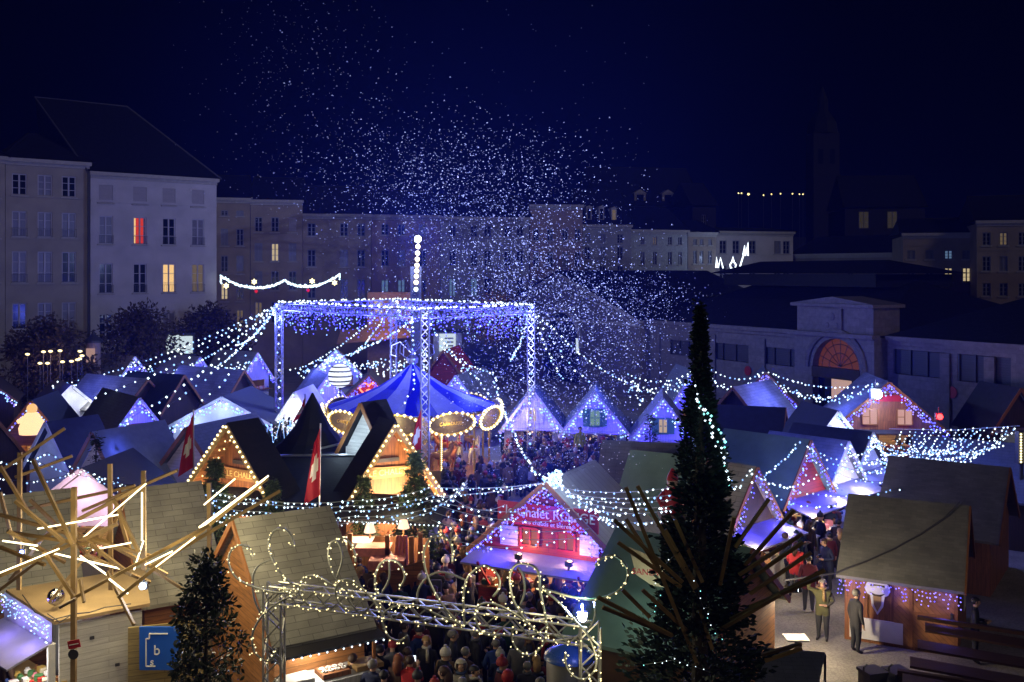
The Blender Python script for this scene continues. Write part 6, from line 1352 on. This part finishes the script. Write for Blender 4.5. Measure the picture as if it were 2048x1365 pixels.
fm_.ball((0,-.108,1.602),.026,1,8,4,(1,.4,.35)); fo_ = fm_.build('x', [m_eye, m_lip, m_skin], smooth=True); FACE = fo_.data; bpy.data.objects.remove(fo_)
CO = {'black':(.012,.012,.014),'charcoal':(.035,.035,.04),'navy':(.012,.018,.06),'dark brown':(.05,.025,.012),'olive':(.06,.06,.025),'maroon':(.12,.012,.02),'dark green':(.012,.045,.025),'grey':(.13,.13,.14),'tan':(.25,.15,.07),'blue':(.02,.05,.22),'red':(.42,.02,.02),'cream':(.5,.45,.36),'violet grey':(.08,.06,.13)}
HR = {('short','brown hair'):(.05,.025,.012),('short','black hair'):(.01,.009,.009),('short','grey hair'):(.22,.21,.2),('long','long blond hair'):(.32,.19,.07),('long','long brown hair'):(.06,.028,.012),('long','long auburn hair'):(.2,.06,.02),('beanie','white knit hat'):(.6,.57,.52),('beanie','dark knit hat'):(.02,.02,.025),('beanie','red knit hat'):(.35,.03,.03),('hood','hood up'):None}
DARKC = ['black','black','charcoal','navy','navy','dark brown','olive','maroon','dark green','grey','tan','blue','violet grey','charcoal']
sc_ = MB(); sc_.tube([(.085*math.cos(k*.6283),.0+.085*math.sin(k*.6283),1.525+.01*math.sin(k*2.1)) for k in range(11)],.035,6); sc_.tube([(.05,-.1,1.5),(.07,-.15,1.36),(.075,-.16,1.2)],[.035,.04,.045],6); so_ = sc_.build('x', m_hair, smooth=True); SCARF = so_.data; bpy.data.objects.remove(so_)
bg_ = MB(); bg_.box((0,.19,1.2),(.28,.14,.4)); bg_.box((0,.27,1.12),(.2,.05,.2)); bg_.box((-.1,.02,1.36),(.05,.3,.05)); bg_.box((.1,.02,1.36),(.05,.3,.05)); bo_ = bg_.build('x', m_hair); BAG = bo_.data; bpy.data.objects.remove(bo_)
def person(loc, rz, pose, coat, hair, label, group=None, s=1.0, near=False, phone=False):
    r = bpy.data.objects.new('person', BODY[pose]); COL.objects.link(r); r.location = loc; r.rotation_euler = (0,0,rz); r.scale = (s*random.uniform(1.0,1.1),s*random.uniform(1.0,1.15),s)
    c = CO[coat]; v = random.uniform(.75,1.3); r.color = (c[0]*v,c[1]*v,c[2]*v,1)
    hc_ = HR[hair] or tuple(q*1.1 for q in c); h_ = bpy.data.objects.new('hair' if hair[0] in ('short','long') else 'hat' if hair[0]=='beanie' else 'hood', HEADS[hair[0]]); COL.objects.link(h_); h_.parent = r; h_.color = (*hc_,1); h_.location = (0,-LEAN.get(pose,.02)+.005,0)
    f_ = bpy.data.objects.new('face', FACE); COL.objects.link(f_); f_.parent = r; f_.location = (0,-LEAN.get(pose,.02),0)
    ROOT[r.name] = Matrix.Translation(Vector(loc)) @ Matrix.Rotation(rz,4,'Z')
    q_ = random.random()
    if q_ < .4:
        x_ = bpy.data.objects.new('scarf' if q_ < .26 else 'backpack', SCARF if q_ < .26 else BAG); COL.objects.link(x_); x_.parent = r; c2 = random.choice(((.4,.03,.03),(.5,.47,.42),(.05,.08,.2),(.02,.02,.02),(.3,.2,.08),(.1,.1,.11))); x_.color = (*c2,1); x_.location = (0,-LEAN.get(pose,.02)*.6,0)
    if phone:
        m = MB(); m.box((0,0,0),(.075,.012,.15),0); m.poly([(-.034,.0065,-.07),(.034,.0065,-.07),(.034,.0065,.07),(-.034,.0065,.07)],1); p_ = m.build('phone', [m_steel, m_phone]); q = {'phone':(0,-.45,1.55),'raise':(-.24,-.31,1.98),'hold':(.02,-.42,1.24)}[pose]
        mw_ = ROOT[r.name] @ (Vector(q)*s); p_.location = mw_; p_.rotation_euler = (0,0,rz); tag(p_, 'bright phone held by '+' '.join(label.split()[:9]), 'phone', 'phones held in the crowd')
    return tag(r, label, 'person', group)
random.seed(23)
def far_enough(p, used, d): return all((p.x-q.x)**2+(p.y-q.y)**2 > d*d for q in used)
USED = []; TAKEN = set()
def crowd(n, sampler, where, group, mind, face, poses, dark=DARKC):
    k = 0; tries = 0
    while k < n and tries < n*60:
        tries += 1; p = sampler()
        if p is None or not far_enough(p, USED, mind): continue
        for _ in range(40):
            c, h_ = random.choice(dark), random.choice(list(HR))
            if (c, h_[1], where) not in TAKEN: break
        TAKEN.add((c, h_[1], where)); USED.append(p); a = face(p)+random.gauss(0,.6); po = random.choice(poses)
        person(p, a, po, c, h_, f'person in {c} coat with {h_[1]} {where}', group, random.uniform(.93,1.06)); k += 1
def grd(x0, x1, y0, y1):
    def s_():
        px, py = random.uniform(x0,x1), random.uniform(y0,y1)
        if px < 1005 and py < 985: return None
        D = F*H/(py-HY); return Vector((gx(px,D),D,0))
    return s_
def look(px, D):
    t = Vector((gx(px,D),D,0)); return lambda p: math.atan2((t-p).y,(t-p).x)+math.pi/2
# individuals the photo shows clearly
def at(px, hy, D): return Vector((gx(px,D),D,0))
IND = [((1645,29.9),-.5,'raise','olive',('short','grey hair'),'person in olive coat with grey hair raising one arm in the right alley'),((1712,28.9),1.9,'stand','charcoal',('short','grey hair'),'person in charcoal jacket half hidden behind the closed cabin corner'),((1950,28.2),1.2,'hold','black',('short','black hair'),'person in black leaning over the timber counter at far right'),((1590,34.0),2.6,'walk','red',('long','long brown hair'),'person in red coat walking away in the right alley'),((1617,32.4),2.9,'stand','maroon',('short','black hair'),'person in maroon clothes standing behind the arm raiser in the alley'),((1655,34.5),-1.2,'bend','navy',('short','brown hair'),'person in navy coat bending forward in the right alley'),((1640,38),1.9,'hold','black',('beanie','dark knit hat'),'person in black coat with dark knit hat at the alley counter'),((1618,37),2.2,'stand','dark brown',('long','long brown hair'),'person with long brown hair in dark coat at the alley counter'),((1570,35.2),2.4,'stand','navy',('short','brown hair'),'person in navy coat close to the conifer in the alley'),((1778,44.5),2.3,'stand','charcoal',('short','brown hair'),'person in charcoal coat at the far end of the alley'),((1600,36.6),.6,'hold','blue',('beanie','white knit hat'),'person in blue coat with white knit hat in the right alley'),
((922,23.6),.1,'stand','cream',('hood','hood up'),'person in cream hooded coat near the bottom centre'),((948,23.3),.9,'stand','black',('short','black hair'),'person in black with short black hair right of the cream hood'),((1016,23.0),2.8,'stand','red',('hood','hood up'),'person in red coat with fur hood at the bottom centre'),((820,23.9),3.0,'phone','red',('short','brown hair'),'person in red coat filming with a lit phone at the bottom'),((797,24.0),2.9,'stand','dark brown',('long','long auburn hair'),'person with long auburn hair left of the filming red coat'),((853,25.2),-.2,'stand','charcoal',('long','long blond hair'),'person with blond hair and pale face mask facing the camera'),((905,25.6),1.6,'hold','charcoal',('short','grey hair'),'person in charcoal coat with grey hair looking at a phone'),((868,29.2),2.6,'stand','red',('short','brown hair'),'person in red padded coat before the terrace'),((878,28.6),.2,'hold','charcoal',('short','grey hair'),'person with grey hair reading a phone in front of the red padded coat'),((1048,27.2),1.9,'stand','navy',('short','grey hair'),'person with balding grey head facing the red chalet counter'),((1094,25.5),-.7,'bend','black',('short','black hair'),'person with short dark hair bending at the gate beam'),((1130,29.2),3.0,'stand','violet grey',('short','black hair'),'person in violet grey jacket at the red chalet counter'),((760,24.6),2.7,'stand','black',('short','black hair'),'person in black coat beside the near hut counter'),((15,24.8),2.4,'stand','dark brown',('beanie','dark knit hat'),'person in dark fur coat at the bottom left stall'),((835,22.9),3.1,'stand','navy',('beanie','dark knit hat'),'person in navy with dark knit hat at the bottom edge'),((1080,22.6),2.4,'stand','tan',('short','grey hair'),'person in tan coat with backpack strap at the bottom edge'),((705,24.0),2.8,'stand','dark brown',('short','brown hair'),'person with brown hair before the pretzel tray')]
for (px, D), rz, po, c, h_, lb in IND:
    p = Vector((gx(px,D),D,0)); USED.append(p); person(p, rz, po, c, h_, lb, None, 1.03, True, phone=('phone' in lb and 'reading' not in lb and 'looking' not in lb))
# yellow vest watching from a platform before the green shuttered stall
CO['yellow'] = (.55,.55,.05)
o = thing('platform', 'small dark platform under the person in the yellow vest', 'platform', (gx(1160,53),53,0)); m = MB(); m.box((0,0,.5),(1.1,.8,1.0)); m.build('deck', m_steel, o); m = MB(); m.box((0,-.43,.5),(1.1,.04,.9)); m.build('front', m_woodd, o)
vp = person(Vector((gx(1160,53),53,1.0)), .3, 'stand', 'yellow', ('short','black hair'), 'person in yellow vest standing above the crowd before the green shuttered stall', None, 1.02)
crowd(120, grd(885,1235,905,1005), 'right of the carousel', 'crowd right of the carousel', .5, look(1030,70), ['stand','pockets','hold','stand','phone'])
crowd(22, grd(1000,1260,882,915), 'before the white gables', 'far crowd at the white gables', .55, look(1120,70), ['stand','pockets','hold'])
crowd(50, grd(880,1010,1010,1215), 'left of the red chalet', 'crowd left of the red chalet', .55, look(1000,60), ['stand','pockets','hold','stand'])
crowd(34, grd(715,960,1150,1290), 'before the terrace', 'crowd before the terrace', .55, look(900,50), ['stand','pockets','hold','stand','bend'])
crowd(22, grd(1000,1190,1245,1330), 'at the red chalet counter', 'queue at the red chalet', .52, look(1110,32), ['stand','hold','pockets','bend'])
crowd(46, grd(735,1120,1330,1530), 'by the truss gate', 'near crowd at the gate', .55, look(980,45), ['stand','pockets','hold','stand'])
crowd(10, grd(1720,1830,905,950), 'at the far alley end', 'people at the far alley end', .6, look(1700,60), ['stand','walk','hold'])
crowd(20, grd(1565,1690,1045,1165), 'walking in the right alley', 'people in the right alley', .6, look(1700,60), ['walk','stand'])

# ------------------------------------------------------------------ foam flakes drifting down
random.seed(31); m = MB()
def flake(px, py, D, r):
    c = P(px,py,D); a = random.random()*6.28; x, y = r*math.cos(a), r*math.sin(a); z = r*random.uniform(.6,1)
    m.add([c+Vector((x,y,-z*.5)),c+Vector((-y,x,-z*.4)),c+Vector((-x,-y,-z*.5)),c+Vector((random.uniform(-.3,.3)*r,0,z))], [(0,1,2),(0,1,3),(1,2,3),(2,0,3)])
CLD = [(.15,640,110,95,75),(.08,740,230,110,70),(.9,880,350,120,60),(.4,740,330,120,60),(.9,960,430,130,65),(1.7,1020,520,100,75),(1.1,1090,560,110,75),(1.2,1080,650,100,75),(1.0,1180,620,95,60),(.45,1290,620,55,45),(1.0,1120,740,95,60),(.7,1010,800,70,60),(.7,1150,880,90,50),(.3,840,500,100,90),(.4,1230,760,60,50),(.35,1080,930,80,40),(.1,560,300,70,90),(.10,560,80,60,60),(.3,1050,330,90,50)]
tot = sum(c[0] for c in CLD); NF = 15500
for w, cx, cy, sx, sy in CLD:
    for _ in range(int(NF*w/tot)):
        px, py = random.gauss(cx,sx), random.gauss(cy,sy); D = random.uniform(30,58)
        if py > 700: D = random.uniform(30, min(58, F*(H-.3)/(py-HY)))
        if zat(py,D) < .3: continue
        flake(px, py, D, (.013+.034*random.random()**2.2)*D/44)
for _ in range(160): flake(random.uniform(380,1300), random.uniform(0,420), random.uniform(24,40), .022)
tag(m.build('snow', m_snow, uv=False), 'cloud of white foam flakes drifting over the square', 'snow', kind='stuff')
dups = {k: v for k, v in LABELS.items() if len(v) > 1}
print('DUP LABELS', len(dups), [(k, len(v)) for k, v in list(dups.items())[:25]])
print('LONG', [k for k in LABELS if not 4 <= len(k.split()) <= 16][:30])

# ------------------------------------------------------------------ night air
hz = MB(); hz.box((0,210,26),(460,560,54)); ho = hz.build('haze', None, uv=False); ho.data.materials.clear()
hm2 = bpy.data.materials.new('night_haze'); hm2.use_nodes = True; t = hm2.node_tree; t.nodes.clear()
o_ = t.nodes.new('ShaderNodeOutputMaterial'); pv_ = t.nodes.new('ShaderNodeVolumePrincipled')
pv_.inputs['Density'].default_value = .0009; pv_.inputs['Color'].default_value = (.08,.14,1,1); pv_.inputs['Anisotropy'].default_value = .2
t.links.new(pv_.outputs[0], o_.inputs['Volume']); ho.data.materials.append(hm2); tag(ho, 'thin blue night haze over the square', 'haze', kind='stuff')
